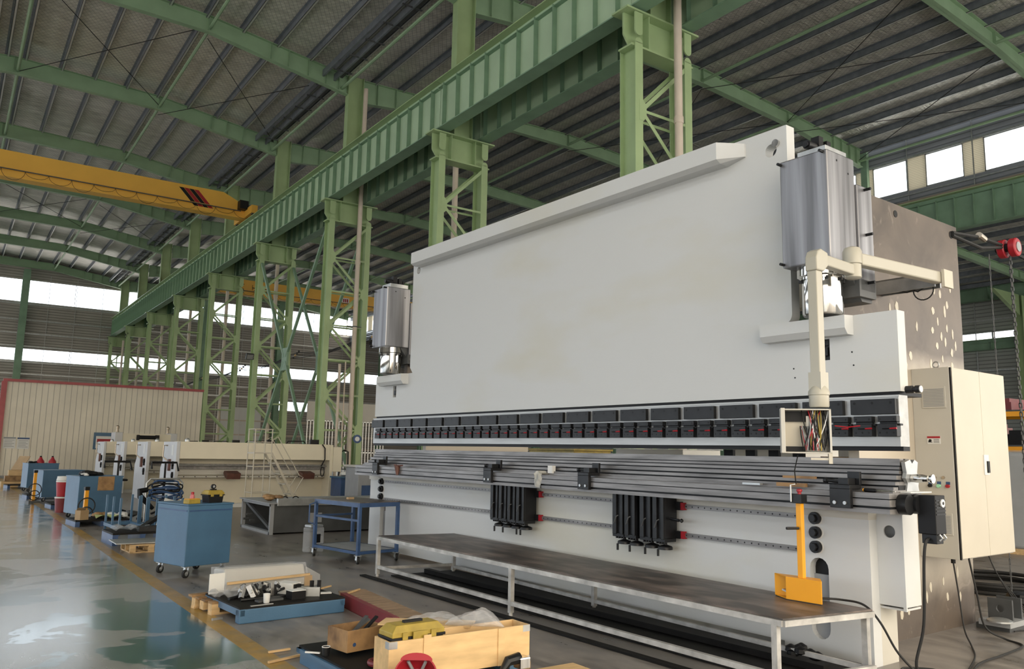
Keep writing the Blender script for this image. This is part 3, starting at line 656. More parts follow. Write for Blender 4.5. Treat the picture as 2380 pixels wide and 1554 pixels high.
# slots at y .28-.38 and 7.77-7.87, z 2.42-2.60
for a, c in ((yl, .28), (.38, 7.77), (7.87, yr)): b.prism([(a, 2.42), (c, 2.42), (c, 2.60), (a, 2.60)], 0, 0, T)
b.prism([(yl, zb), (yr, zb), (yr, 2.42), (yl, 2.42)], 0, 0, T); b.prism([(yl, 2.60), (yr, 2.60), (yr, 2.775), (yl, 2.775)], 0, 0, T)
ram = b.build('ram', 'white', pb)
b = MB(); b.box(.02, T + .25, yl + .02, yr - .02, 2.10, 2.13); b.build('dark_reveal', 'blackp', ram)
b = MB(); b.prism([(-.19, 4.43), (-.13, 4.40), (0, 4.40), (0, 4.595), (-.19, 4.60)], 1, 1.28, 7.12)
b.add([(-.19, 1.28, 4.43), (-.19, 1.28, 4.60), (0, 1.28, 4.40), (0, 1.28, 4.60), (-.02, 1.08, 4.44), (-.02, 1.08, 4.57), (0, 1.08, 4.44), (0, 1.08, 4.57), (-.13, 1.28, 4.40)], [(0, 1, 5, 4), (1, 3, 7, 5), (8, 0, 4, 6), (2, 8, 6), (4, 5, 7, 6)])
b.build('top_bar', 'white', ram)
for a, c in ((.06, .88), (7.40, 8.18)):
    b = MB(); b.prism([(0, 2.775), (-.13, 2.765), (-.13, 2.66), (-.09, 2.61), (0, 2.61)], 1, a, c); b.build('thrust_bar', 'white', ram)
for yc in (.33, 7.82):
    b = MB(); b.box(.05, .11, yc - .05, yc + .05, 2.42, 2.6); b.box(.0, .05, yc - .03, yc + .025, 2.46, 2.53); b.box(.02, .05, yc - .03, yc + .025, 2.55, 2.59); b.build('clevis_block', 'black', ram)
b = MB(); b.cyl((-.03, .735, 4.47), (.06, .735, 4.47), .035, 14); b.build('sleeve_nut', 'chrome', ram, True)
for (yy, zz) in ((.08, 2.47), (.07, 2.36), (.63, 2.37), (.62, 2.29)):
    b = MB(); b.cyl((-.003, yy, zz), (.01, yy, zz), .007, 8); b.build('tapped_hole', 'blackp', ram)
# tool beam below the ram
b = MB(); b.box(-.02, .12, yl + .01, yr - .01, 1.70, 2.10); b.build('tool_beam', 'mill', pb)
b = MB(); b.box(.0, .10, yl + .0, yr - .005, 1.665, 1.70); b.build('punch_seat', 'blackp', pb)
b = MB(); b.box(-.03, -.02, yl, yr, 2.085, 2.1); b.build('seam_strip', 'mill', pb)
ck = None
for k in range(20):
    y = -.105 + .4395 * k
    if ck is None:
        b = MB(); b.box(-.06, -.02, -.186, .186, -.06, .06); b.m = 1
        for q in (-.15, 0, .15): b.cyl((-.0605, q, .03), (-.055, q, .03), .013, 10)
        ck = b.build('clamp_plate', ['black', 'blackp'], pb, bevel=.003); ck.location = (0, y, 2.01)
    else:
        c = ck.copy(); C.objects.link(c); c.parent = pb; c.location = (0, y, 2.01)
pk = None
for k in range(43):
    y = -.228 + .2005 * k
    if pk is None:
        b = MB(); b.box(-.075, -.02, -.076, .076, .115, .16); b.box(-.085, -.02, -.08, .076, .0, .098); b.box(-.055, -.02, -.07, .07, .098, .115); b.box(-.065, -.02, -.1, .08, .085, .1)
        b.m = 1
        for q in (-.055, .055): b.cyl((-.0762, q, .137), (-.07, q, .137), .008, 8)
        for q in (-.055, 0, .055): b.cyl((-.0862, q, .03), (-.08, q, .03), .009, 8)
        pk = b.build('punch_clamp', ['black', 'blackp'], pb, bevel=.003); pk.location = (0, y, 1.775)
        b = MB(); b.tube([(-.095, .03, .06), (-.095, -.03, .061)], .005, 6); b.m = 1; b.tube([(-.095, -.03, .061), (-.095, -.085, .063)], [.006, .008], 8); lk = b.build('release_lever', ['black', 'red'], pk)
    else:
        c = pk.copy(); C.objects.link(c); c.parent = pb; c.location = (0, y, 1.775)
        d = lk.copy(); C.objects.link(d); d.parent = c
# cylinders
def cyl_unit(yc, sgn):
    x0, x1, z0, z1 = -.30, .12, 3.2, 4.15
    b = MB(); b.box(x0, x1, yc - .225, yc + .225, z0, z1); cb = b.build('cylinder_block', 'steel', pb, bevel=.012)
    b = MB(); b.box(x1, .36, yc - .24, yc + .24, 3.0, 3.93); b.build('mounting_plate', 'steel', cb, bevel=.008)
    b = MB(); b.box(.1, .36, yc - .24, yc + .2, 2.95, 3.1); b.prism([(-.02, 3.2), (.36, 3.2), (.36, 2.92), (.2, 2.92)], 1, yc - .2, yc + .2); b.build('lower_bracket', 'dgrey', cb)
    b = MB(); b.lathe([(.2, 3.2), (.2, 3.12), (.185, 3.11), (.185, 3.09)], (-.07, yc, 0), 36); b.build('collar_ring', 'chrome', pb, True)
    b = MB(); b.lathe([(.165, 3.1), (.165, 2.80), (.155, 2.785)], (-.07, yc, 0), 40); b.build('piston_rod', 'chrome', pb, True)
    for k in range(8):
        a = 2 * PI * k / 8; b = MB(); b.cyl((-.07 + .175 * math.cos(a), yc + .175 * math.sin(a), 3.07), (-.07 + .175 * math.cos(a), yc + .175 * math.sin(a), 3.1), .016, 8); b.build('flange_bolt', 'black', cb)
    b = MB(); b.box(-.22, .1, yc - .17, yc + .1, 4.15, 4.22); vb = b.build('valve_block', 'galv', pb, bevel=.004)
    b = MB(); b.cyl((-.2, yc + .02, 4.28), (-.02, yc + .0, 4.28), .038, 16); b.cyl((-.22, yc + .02, 4.28), (-.2, yc + .02, 4.28), .028, 14); b.build('solenoid', 'black', vb, True)
    b = MB(); b.box(-.1, -.03, yc - .04, yc + .04, 4.26, 4.37); b.box(-.01, .05, yc - .06, yc + .0, 4.24, 4.34); b.box(.06, .09, yc - .06, yc, 4.22, 4.30); b.build('valve_coil', 'blackp', vb, bevel=.004)
    for (yy, zz) in ((yc + .21, z1 - .03), (yc + .21, z0 + .03), (yc - .19, z1 - .02)):
        b = MB(); b.cyl((x0 - .05, yy, zz), (x0 + .01, yy, zz), .013, 8); b.build('stud_bolt', 'black', cb)
    for zz in (3.9, 3.5, 3.08):
        b = MB(); b.cyl((.24, yc - .3, zz), (.24, yc - .24, zz), .013, 8); b.build('stud_bolt', 'black', cb)
    for (xx, zz) in ((-.15, 4.08), (.02, 4.0)): b = MB(); b.cyl((xx, yc - .2265, zz), (xx, yc - .22, zz), .01, 8); b.build('tapped_hole', 'blackp', cb)
cyl_unit(.285, 1); cyl_unit(7.86, -1)
b = MB(); b.torus((-.1, 7.86, 4.2), .045, .012, 0, 14, 6); b.build('eye_bolt', 'black', pb, True)
# side frames (C shaped plates)
def sideframe(y0, y1):
    b = MB()
    top = 4.09
    b.prism([(.36, 2.95), (2.68, 2.95), (2.68, top), (.36, top)], 1, y0, y1)
    b.prism([(.16, 1.9), (2.64, 1.9), (2.68, 2.95), (.16, 2.95)], 1, y0, y1)
    b.prism([(.55, 1.2), (2.62, 1.2), (2.64, 1.9), (.55, 1.9)], 1, y0, y1)
    b.prism([(.14, 0), (2.575, 0), (2.62, 1.2), (.14, 1.2)], 1, y0, y1)
    return b.build('side_frame', 'scale', pb)
sf = sideframe(.371, .47); sideframe(7.72, 7.82)
def disc(par, x, z, r, mm, y=.371): b = MB(); b.cyl((x, y - .004, z), (x, y + .01, z), r, 20); b.build('lifting_hole' if mm == 'blackp' else 'filler_patch', mm, par)
disc(sf, 1.395, 3.99, .035, 'blackp'); disc(sf, 2.55, 3.985, .04, 'blackp')
# white filler patches, each its own ragged shape
rnd = random.Random(3)
pt = []
for x, z in [(1.2, 3.02), (1.26, 2.97), (1.32, 2.9), (1.33, 3.05), (1.37, 2.78), (1.45, 2.5), (1.55, 2.6), (1.70, 2.9), (1.95, 2.55), (2.02, 2.9), (2.1, 2.75), (2.05, 3.1), (2.14, 3.0), (2.2, 2.85), (2.28, 2.8), (2.33, 2.95), (2.36, 3.2), (2.41, 2.7), (2.45, 2.9), (2.22, 3.3), (2.3, 3.12), (2.45, 3.4), (2.1, 3.34), (2.5, 2.78), (2.2, 2.62), (2.4, 2.56), (1.62, .33), (1.70, .42), (1.95, .45), (2.02, .3), (2.25, .52), (2.28, .28), (1.15, .22), (1.27, .25), (2.4, .66)]:
    rx, rz = rnd.uniform(.018, .034), rnd.uniform(.035, .07); n = rnd.choice((6, 7, 8)); ph = rnd.uniform(0, 1)
    b = MB(); b.prism([(x + rx * rnd.uniform(.7, 1.1) * math.cos(ph + 2 * PI * i / n), z + rz * rnd.uniform(.75, 1.1) * math.sin(ph + 2 * PI * i / n)) for i in range(n)], 1, .3685, .372); b.build('filler_patch', 'cream', sf)
# rear cross body so the plate pair reads as a frame
b = MB(); b.box(1.9, 2.1, .47, 7.72, 3.3, 3.9); b.build('rear_tie_beam', 'white2', pb)
# bed
b = MB()
def rslot(b, cy, zlo, zhi, r, y0, y1, z0, z1):
    n = 8
    b.prism([(y0, z0), (cy - r, z0), (cy - r, z1), (y0, z1)], 0, 0, .12); b.prism([(cy + r, z0), (y1, z0), (y1, z1), (cy + r, z1)], 0, 0, .12)
    b.prism([(cy + r, z1), (cy - r, z1), (cy - r, zhi - r)] + [(cy + r * math.cos(PI - PI * i / n), zhi - r + r * math.sin(PI - PI * i / n)) for i in range(1, n)] + [(cy + r, zhi - r)], 0, 0, .12)
    b.prism([(cy - r, z0), (cy + r, z0), (cy + r, zlo + r)] + [(cy + r * math.cos(-PI * i / n), zlo + r + r * math.sin(-PI * i / n)) for i in range(1, n)] + [(cy - r, zlo + r)], 0, 0, .12)
rslot(b, .45, .13, .78, .085, 0, .8, 0.0, 1.13)
rslot(b, 8.05, .2, .79, .085, 7.7, 8.5, .07, 1.13)
b.prism([(.8, .055), (7.7, .055), (7.7, 1.13), (.8, 1.13)], 0, 0, .12)
bed = b.build('bed_plate', 'white', pb)
for yc in (.45, 8.05):
    b = MB(); b.box(.06, .1, yc - .12, yc + .12, .1, .64); b.build('slot_plate', 'grey', bed); b = MB(); b.box(.08, .1, yc - .12, yc + .12, .64, .82); b.build('slot_backing', 'blackp', bed)
b = MB(); b.box(-.015, .12, -.005, 8.52, 1.12, 1.2); b.build('pad_strip', 'white2', bed)
b = MB(); b.box(.12, .364, 0.0, .12, 0, 1.18); b.build('end_web', 'white2', bed); b = MB(); b.box(.12, .36, 8.38, 8.5, 0.05, 1.18); b.build('end_web', 'white2', bed)
# wing box at the right end with a round hole
b = MB(); hole_ring(b, -.105, 1.035, .048, -.215, -.0, .47, 1.17, .11, .125, 28)
b.prism([(.125, -.215), (.345, -.215), (.345, -.2), (.125, -.2)], 2, .47, 1.19); b.box(.125, .36, -.2, 0, .44, .455); b.box(.33, .345, -.2, 0, .47, 1.17)
b.prism([(.11, -.215), (.125, -.215), (.125, -.19), (.11, -.19)], 2, .44, .47)
b.build('end_wing', 'white', pb)
b = MB(); b.box(.2, .21, -.2, 0, .9, 1.15); b.build('wing_liner', 'grey', pb)
# table / die rail assembly
tb = MB(); tb.box(-.36, .12, -.37, 8.35, 1.2, 1.235); tb.m = 1
tb.box(-.335, .12, -.365, 8.345, 1.235, 1.252); tb.m = 0; tb.box(-.36, .12, -.37, 8.35, 1.252, 1.302); tb.box(-.36, .12, -.37, 8.35, 1.310, 1.350); tb.m = 1; tb.box(-.335, .12, -.36, 8.34, 1.302, 1.310)
tbl = tb.build('table_beam', ['rail', 'blackp'], pb)
b = MB(); b.box(-.25, .12, -.34, 8.32, 1.35, 1.37); b.box(-.22, -.15, -.33, 8.32, 1.37, 1.392); b.box(-.17, .1, -.32, 8.3, 1.405, 1.432); b.box(-.13, .1, -.31, 8.3, 1.446, 1.478); b.m = 1; b.box(-.14, .1, -.33, 8.31, 1.37, 1.405); b.box(-.10, .1, -.32, 8.3, 1.432, 1.446); b.box(-.07, .09, -.31, 8.3, 1.478, 1.49)
b.build('crowning_stack', ['rail', 'blackp'], pb)
b = MB(); b.box(-.07, .09, -.30, 8.3, 1.49, 1.515); b.box(-.06, .09, -.30, 8.3, 1.524, 1.545); b.m = 1; b.box(-.04, .085, -.295, 8.3, 1.515, 1.524); b.box(-.035, .085, -.295, 8.3, 1.545, 1.553); b.m = 0; b.box(-.05, .09, -.3, 8.3, 1.553, 1.567)
b.prism([(-.05, 1.567), (.09, 1.567), (.09, 1.605), (.04, 1.605), (.02, 1.585), (.0, 1.605), (-.05, 1.605)], 1, -.30, 8.3); b.build('lower_die', ['rail', 'blackp'], pb)
# profile end pieces and chromed roller at the right end of the die
b = MB(); b.prism([(-.05, 1.36), (-.03, 1.42), (-.06, 1.46), (-.04, 1.5), (-.06, 1.58), (.02, 1.6), (.05, 1.57), (.09, 1.6), (.14, 1.58), (.12, 1.5), (.15, 1.45), (.13, 1.4), (.14, 1.36)], 1, -.345, -.315); b.build('die_end_profile', 'galv', pb)
b = MB(); b.lathe([(.02, 0), (.03, .01), (.034, .06), (.03, .1), (.022, .13), (.028, .14), (.034, .16), (.034, .17)], (0, 0, 0), 18); q = b.build('end_knob', 'chrome', pb, True); q.rotation_euler = (PI / 2, 0, 0); q.location = (.03, -.34, 1.46)
b = MB(); b.lathe([(.03, 0), (.03, .05), (.022, .055), (.022, .07), (.03, .075), (.03, .11)], (0, 0, 0), 16); q = b.build('ram_stop_knob', 'black', pb, True); q.rotation_euler = (PI / 2, 0, 0); q.location = (.09, -.31, 2.145)
b = MB(); b.cyl((.09, -.421, 2.145), (.09, -.428, 2.145), .026, 16); b.build('knob_face', 'paper', pb)
b = MB(); b.box(-.14, .18, -.42, -.3, 1.352, 1.36); b.build('end_shelf', 'paper', pb)
# crowning motor
b = MB(); b.cyl((-.2, -.37, 1.27), (-.2, -.44, 1.27), .075, 20); b.cyl((-.09, -.37, 1.27), (-.09, -.46, 1.27), .07, 20); b.cyl((.0, -.3, 1.27), (.0, -.4, 1.27), .07, 20); b.build('gear_housing', 'black', pb, True)
b = MB(); b.box(-.1, .055, -.575, -.44, 1.06, 1.342); mo = b.build('crowning_motor', 'blackp', pb, bevel=.006)
for k in range(5): b = MB(); b.box(-.09, .05, -.579, -.574, 1.2 + .025 * k, 1.21 + .025 * k); b.build('cooling_fin', 'black', mo)
b = MB(); b.cyl((0, -.575, 1.285), (0, -.586, 1.285), .03, 20); b.build('white_cap', 'paper', mo); b = MB(); b.cyl((0, -.586, 1.285), (0, -.588, 1.285), .012, 16); b.build('cap_centre', 'blackp', mo)
b = MB(); b.box(-.07, .03, -.56, -.45, .99, 1.06); b.build('cable_plug', 'black', mo, bevel=.004)
for x in (-.05, .01): b = MB(); b.tube([(x, -.57, 1.06), (x + .01, -.585, 1.035), (x, -.57, 1.015)], .008, 6); b.build('plug_latch', 'galv', mo)
# linear guide rails with screw holes
for z, nmn in ((1.108, 'upper'), (.835, 'lower')):
    b = MB(); b.box(-.035, .0, .60, 7.98, z - .02, z + .02); b.m = 1
    for k in range(98): b.cyl((-.0358, .64 + .075 * k, z), (-.034, .64 + .075 * k, z), .0075, 8)
    b.build('guide_rail', ['rail', 'blackp'], pb)
# slotted round caps
for yc in (.46, 8.09):
    for z in (1.102, .985, .868):
        b = MB(); b.cyl((-.005, yc, z), (.0, yc, z), .058, 24); b.build('cap_seat', 'paper', bed); b = MB(); b.cyl((-.045, yc, z), (-.005, yc, z), .05, 24); b.cyl((-.07, yc + .002, z), (-.045, yc, z), .035, 6); b.build('round_cap', 'black', pb, bevel=.003)
# sliding front supports
def support(y0, n, pitch, end=True):
    W = pitch * n
    for k in range(n):
        y = y0 - pitch * (k + .5)
        b = MB(); b.box(-.21, -.04, y - pitch * .42, y + pitch * .42, .80 - .0, 1.195); b.box(-.235, -.21, y - pitch * .42, y - pitch * .22, .79, 1.195); b.box(-.235, -.21, y + pitch * .1, y + pitch * .42, .79, 1.195); b.box(-.225, -.06, y - pitch * .46, y + pitch * .46, .765, .80)
        for q in (-.3, -.1, .1, .3): b.box(-.2, -.17, y + pitch * q - .008, y + pitch * q + .008, .745, .765)
        sp = b.build('support_slide', 'black', pb, bevel=.003)
        b = MB(); b.cyl((-.13, y, .765), (-.13, y, .73), .018, 12); b.lathe([(.02, .735), (.065, .72), (.072, .71), (.072, .69), (.06, .688)], (-.13, y, 0), 24); b.cyl((-.18, y + (.05 if k != 2 else -.05), .69), (-.18, y + (.05 if k != 2 else -.05), .625), .012, 10); b.build('handwheel', 'black', sp, True)
        b = MB(); b.tube([(-.24, y - .02, .98), (-.26, y - .01, .97), (-.262, y + .02, .9)], .007, 6); b.build('clamp_lever', 'dgrey', sp)
    if not end: return
    b = MB(); b.box(-.07, -.02, y0 - W - .05, y0 - W + .02, 1.07, 1.15); b.build('slide_carriage', 'black', pb); b = MB(); b.box(-.07, -.02, y0 - W - .05, y0 - W + .02, .80, .87); b.build('slide_carriage', 'black', pb)
    for z in (1.108, .835): b = MB(); b.box(-.06, -.015, y0 - W - .085, y0 - W - .05, z - .035, z + .035); b.build('red_end_seal', 'red', pb)
support(4.84, 4, .176)
support(2.67, 2, .172, False); support(2.285, 2, .172)
b = MB(); b.tube([(-.15, 4.83, 1.0), (-.15, 4.9, 1.0), (-.15, 4.92, .9)], .008, 6); b.build('side_handle', 'black', pb)
b = MB(); b.cyl((-.15, 1.94, .99), (-.15, 1.83, .98), .014, 8); b.lathe([(.002, -.02), (.018, -.008), (.018, .008), (.002, .02)], (-.15, 1.8, .98), 12); b.build('side_handle', 'black', pb)
# front stops clamped on the table
for y, w in ((4.68, .16), (2.93, .17), (-.0, .17), (7.62, .16)):
    b = MB(); b.box(-.40, -.362, y - w / 2, y + w / 2, 1.225, 1.37); b.box(-.40, -.24, y - w / 2, y + w / 2, 1.37, 1.40); b.box(-.36, -.26, y - w * .3, y + w * .2, 1.40, 1.45); b.box(-.255, -.225, y - w * .5, y + w * .1, 1.40, 1.50)
    st = b.build('front_stop', 'black', pb, bevel=.003)
    b = MB(); b.cyl((-.3, y + w * .2, 1.42), (-.3, y + w * .95, 1.425), .013, 10); b.cyl((-.3, y + w * .95, 1.425), (-.3, y + w * 1.1, 1.426), .022, 12); b.build('stop_screw', 'black', st, True)
    for q in (-.25, .25): b = MB(); b.cyl((-.41, y + q * w, 1.265), (-.4, y + q * w, 1.265), .014, 10); b.build('socket_bolt', 'galv', st)
# electrical cabinet
b = MB(); b.box(1.542, 2.68, .02, .371, .712, 2.465); cb = b.build('electrical_cabinet', 'creamg', pb, bevel=.004)  # body greyer than its doors, painting the cooler light on its side
b = MB(); b.box(1.562, 2.12, .0, .02, .722, 2.458); b.build('cabinet_door', 'cream', cb, bevel=.003); b = MB(); b.box(2.124, 2.675, .0, .02, .722, 2.458); b.build('cabinet_door', 'cream', cb, bevel=.003)
b = MB(); b.box(1.546, 1.562, .005, .02, .712, 2.46); b.build('door_seal', 'blackp', cb)
b = MB(); b.box(2.10, 2.20, -.008, .0, 1.47, 1.66); b.build('handle_recess', 'paper', cb); b = MB(); b.box(2.15, 2.19, -.02, -.008, 1.49, 1.6); b.build('handle_paddle', 'blackp', cb)
for z0, z1 in ((2.085, 2.287), (.925, 1.12)):
    b = MB(); b.box(1.532, 1.542, .06, .275, z0, z1); g_ = b.build('vent_grille', 'creamg', cb)
    b = MB()
    for k in range(12): b.box(1.529, 1.532, .072, .263, z0 + .015 + (z1 - z0 - .03) / 12 * k, z0 + .015 + (z1 - z0 - .03) / 12 * k + .007)
    b.build('vent_slots', 'grey', cb)
b = MB(); b.box(1.538, 1.542, .128, .25, 1.75, 1.823); b.build('warning_label', 'paper', cb); b = MB(); b.box(1.536, 1.538, .129, .249, 1.803, 1.822); b.build('label_heading', 'red', cb)
b = MB(); b.prism([(.24, 1.765), (.2, 1.765), (.215, 1.775), (.205, 1.785), (.225, 1.797), (.235, 1.785)], 0, 1.5355, 1.538)
for k in range(4): b.box(1.536, 1.538, .14, .19, 1.762 + .01 * k, 1.765 + .01 * k)
b.build('label_print', 'blackp', cb)
for y in (.199, .121): b = MB(); b.cyl((1.53, y, 1.442), (1.542, y, 1.442), .014, 16); b.build('indicator_lamp', 'brass', cb)
for y, mm, nmn in ((.243, 'blackp', 'black'), (.164, 'lampg', 'green'), (.083, 'red', 'red')):
    b = MB(); b.cyl((1.515, y, 1.365), (1.542, y, 1.365), .016, 16); q = b.build('push_button', mm, cb, True); q['label'] = nmn + ' push button'
    b = MB(); b.box(1.538, 1.542, y - .018, y + .018, 1.38, 1.405); b.build('button_tag', 'blued', cb)
b = MB(); b.torus((1.62, .17, 2.5), .028, .007, 0, 16, 6); b.build('lifting_eye', 'galv', cb, True)
b = MB(); b.cyl((1.7, .15, .66), (1.7, .15, .712), .02, 10); b.build('cable_gland', 'blackp', cb)
# bracket box with cable loops, pendant arm
b = MB(); b.box(.96, .98, -.17, .371, 3.12, 3.25); b.box(1.06, 1.08, -.17, .371, 3.12, 3.25); b.box(.96, 1.08, -.17, .371, 3.235, 3.25); b.build('arm_bracket', 'galv', pb)
b = MB(); b.box(.93, 1.09, -.27, -.245, 3.1, 3.255); b.build('end_plate', 'cream', pb)
b = MB(); b.torus((1.0, -.05, 3.11), .09, .006, 0, 20, 5)
b.tube([(1.0, .33, 3.17), (1.01, .1, 3.11), (1.0, -.1, 3.16), (1.0, -.15, 3.13)], .006, 5); b.tube([(1.02, .33, 3.2), (1.0, .15, 3.17), (1.0, 0, 3.1), (.99, -.15, 3.17)], .006, 5); b.build('loose_cable', 'rubber', pb)
arm = MB(); arm.bar((.98, -.2, 3.19), (-.17, -.1, 3.19), .085, .1); ar = arm.build('swing_arm', 'armp', pb, bevel=.012)
b = MB(); b.lathe([(.05, 3.02), (.065, 3.03), (.065, 3.135), (.075, 3.14), (.075, 3.24), (.06, 3.27), (.02, 3.285)], (-.25, -.1, 0), 20); b.build('arm_pivot', 'armp', ar, True)
b = MB(); b.bar((-.25, -.1, 3.085), (-.80, -.14, 3.085), .075, .085); b.build('short_arm', 'armp', ar, bevel=.01)
b = MB(); b.prism([(-.915, 2.98), (-.915, 3.08), (-.89, 3.13), (-.85, 3.15), (-.76, 3.13), (-.76, 3.03), (-.82, 2.98)], 1, -.2, -.1); b.build('arm_elbow', 'armp', ar, bevel=.01)
b = MB(); b.box(-.91, -.83, -.19, -.11, 2.2, 2.98); b.build('drop_tube', 'armp', ar, bevel=.008)
b = MB(); b.box(-.92, -.82, -.2, -.1, 2.08, 2.22); b.lathe([(.065, 1.965), (.07, 1.975), (.07, 2.05), (.075, 2.055), (.075, 2.08), (.05, 2.12)], (-.87, -.15, 0), 24); b.build('tube_coupling', 'armp', ar, True)
# opened pendant box with a tangle of wires
Rz = Matrix.Rotation(math.radians(38), 3, 'Z')
cx0 = Vector((-.95, -.09, 1.8))
def lb(x0, x1, y0, y1, z0, z1, bb): c = Vector(((x0 + x1) / 2, (y0 + y1) / 2, (z0 + z1) / 2)); bb.obox(cx0 + Rz @ c, (abs(x1 - x0), abs(y1 - y0), abs(z1 - z0)), Rz)
b = MB(); lb(.06, .07, -.165, .165, -.17, .15, b); lb(-.06, .07, -.165, -.15, -.17, .15, b); lb(-.06, .07, -.165, .165, .14, .15, b); lb(-.06, .07, -.165, .165, -.17, -.16, b); pbx = b.build('pendant_box', 'creamg', pb, bevel=.003)
b = MB(); lb(-.07, .07, .15, .18, -.17, .155, b); b.build('side_panel', 'creamg', pbx, bevel=.004)
b = MB(); lb(.05, .06, .0, .145, -.14, .06, b); b.build('inner_board', 'cream', pbx); b = MB(); lb(.03, .055, -.02, .14, .06, .135, b); lb(.03, .05, .01, .15, -.155, -.12, b); b.build('black_module', 'blackp', pbx)
b = MB(); lb(-.06, .0, -.165, -.14, -.24, -.16, b); lb(-.05, -.03, -.14, -.02, -.215, -.2, b); b.build('hand_grip', 'cream', pbx)
b = MB(); lb(.0, .05, -.06, .0, -.1, .1, b); b.build('terminal_block', 'creamg', pbx)
rnd = random.Random(11)
for k in range(26):
    y0, y1 = rnd.uniform(-.13, .02), rnd.uniform(-.13, .05); pts = []
    for i in range(9):
        u = i / 8; pts.append(cx0 + Rz @ Vector((-.0 - .045 * math.sin(PI * u) + rnd.uniform(-.008, .008), y0 + (y1 - y0) * u + .03 * math.sin(3 * u + k), .14 - .29 * (1 - abs(1 - 1.6 * u)) * .98)))
    b = MB(); b.tube(pts, .0045, 5); b.build('loose_wire', ['blackp', 'grey', 'blackp', 'red', 'blackp', 'ystain', 'blackp', 'paper'][k % 8], pbx)
b = MB(); b.tube([(-.86, -.26, 1.83), (-.83, -.34, 1.82), (-.8, -.42, 1.83)], .004, 5); b.build('loose_wire', 'red', pbx)
# foot anchor at the side plate
fa = thing('anchor_bracket', 'grey steel anchor bracket with two holed lugs at the machine foot', 'bracket', (8.55, 3.9, 0), MYAW)
b = MB(); b.box(-.2, .24, -.14, .14, .05, .1); b.build('base_plate', 'grey', fa); b = MB(); b.box(-.12, .3, -.1, .2, .0, .05); b.build('packing_plate', 'dgrey', fa)
for x in (-.06, .14):
    b = MB(); hr = MB(); hole_ring(hr, 0.0, .2, .035, -.11, .11, .1, .29, x, x + .025, 20); hr.build('lug', 'dgrey', fa)
b = MB(); b.lathe([(.09, .1), (.11, .1), (.11, .115), (.08, .13)], (-.2, -.05, 0), 16); b.build('washer', 'galv', fa, True)
# bench in front of the press
be = thing('platform_bench', 'long low dark-topped steel platform bench standing along the front of the press', 'bench', (OM[0] - 1.2, OM[1] + 3, 0), MYAW)
def MW(p): c, s = math.cos(MYAW), math.sin(MYAW); return Vector((p[0] * c - p[1] * s + OM[0], p[0] * s + p[1] * c + OM[1], p[2]))
ba = Vector((1.2 * 1.0, -3.0, 0))   # bench empty in machine coordinates is (-1.2 rotated); use exact inverse
Ri = Matrix.Rotation(-MYAW, 3, 'Z')
def BL(p): return Ri @ (MW(p) - Vector(be.location))
cn = [(-1.257, -.06), (-.375, -.21), (-.125, 5.8), (-1.148, 6.0)]
b = MB(); p3 = [BL((x, y, .497)) for x, y in cn]; p4 = [p + Vector((0, 0, .01)) for p in p3]
b.add(p3 + p4, [(3, 2, 1, 0), (4, 5, 6, 7), (0, 1, 5, 4), (1, 2, 6, 5), (2, 3, 7, 6), (3, 0, 4, 7)]); b.build('top_plate', 'plate', be)
def lerp2(a, c, t): return (a[0] + (c[0] - a[0]) * t, a[1] + (c[1] - a[1]) * t)
def btube(a, c, z, w=.04, nm_='frame_tube'): b = MB(); b.bar(BL((a[0], a[1], z)), BL((c[0], c[1], z)), w, w); return b.build(nm_, 'zinc', be)
for i in range(4): btube(cn[i], cn[(i + 1) % 4], .475)
for zz in (.1,): btube(cn[0], cn[3], zz + .02); btube(cn[3], cn[2], zz, .035); btube(cn[0], cn[1], zz, .035); btube(cn[1], cn[2], zz - .02, .035)
for t in (0.01, .52, .998):
    for a, c in ((cn[0], cn[3]), (cn[1], cn[2])):
        q = lerp2(a, c, t); b = MB(); b.bar(BL((q[0], q[1], .03)), BL((q[0], q[1], .47)), .045, .045, (1, 0, 0)); b.cyl(BL((q[0], q[1], 0)), BL((q[0], q[1], .03)), .02, 10); b.build('leg', 'zinc', be)
for t in (.25, .52, .75): btube(lerp2(cn[0], cn[3], t), lerp2(cn[1], cn[2], t), .475, .035)
# added black sheet standing for the dark pit, and floor rails, under the bench
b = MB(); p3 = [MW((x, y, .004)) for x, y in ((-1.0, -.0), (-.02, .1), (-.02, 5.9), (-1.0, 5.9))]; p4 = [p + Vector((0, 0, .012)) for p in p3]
b.add(p3 + p4, [(3, 2, 1, 0), (4, 5, 6, 7), (0, 1, 5, 4), (1, 2, 6, 5), (2, 3, 7, 6), (3, 0, 4, 7)]); single(b, 'pit_dark_sheet', 'dirt_and_pit', 'black sheet added on the floor for the dark pit under the platform bench', 'tray')
b = MB(); b.bar(MW((-.5, .1, .043)), MW((-.5, 5.85, .043)), .08, .05); single(b, 'steel_beam', 'dirt_and_pit', 'dark steel beam lying lengthwise on the floor under the platform bench', 'beam')
b = MB(); b.bar(MW((-1.33, -.6, .012)), MW((-1.30, 6.1, .012)), .08, .016); single(b, 'floor_strip', 'dirt_and_pit', 'flat dark steel strip on the floor along the front of the bench', 'strip')
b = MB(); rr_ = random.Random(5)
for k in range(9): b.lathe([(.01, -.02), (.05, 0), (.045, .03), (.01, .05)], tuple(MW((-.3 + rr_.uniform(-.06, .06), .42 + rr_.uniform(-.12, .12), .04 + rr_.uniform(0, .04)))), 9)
single(b, 'black_rag', 'blackp', 'crumpled black rag under the bench at the foot slot of the press', 'rag', smooth=True)
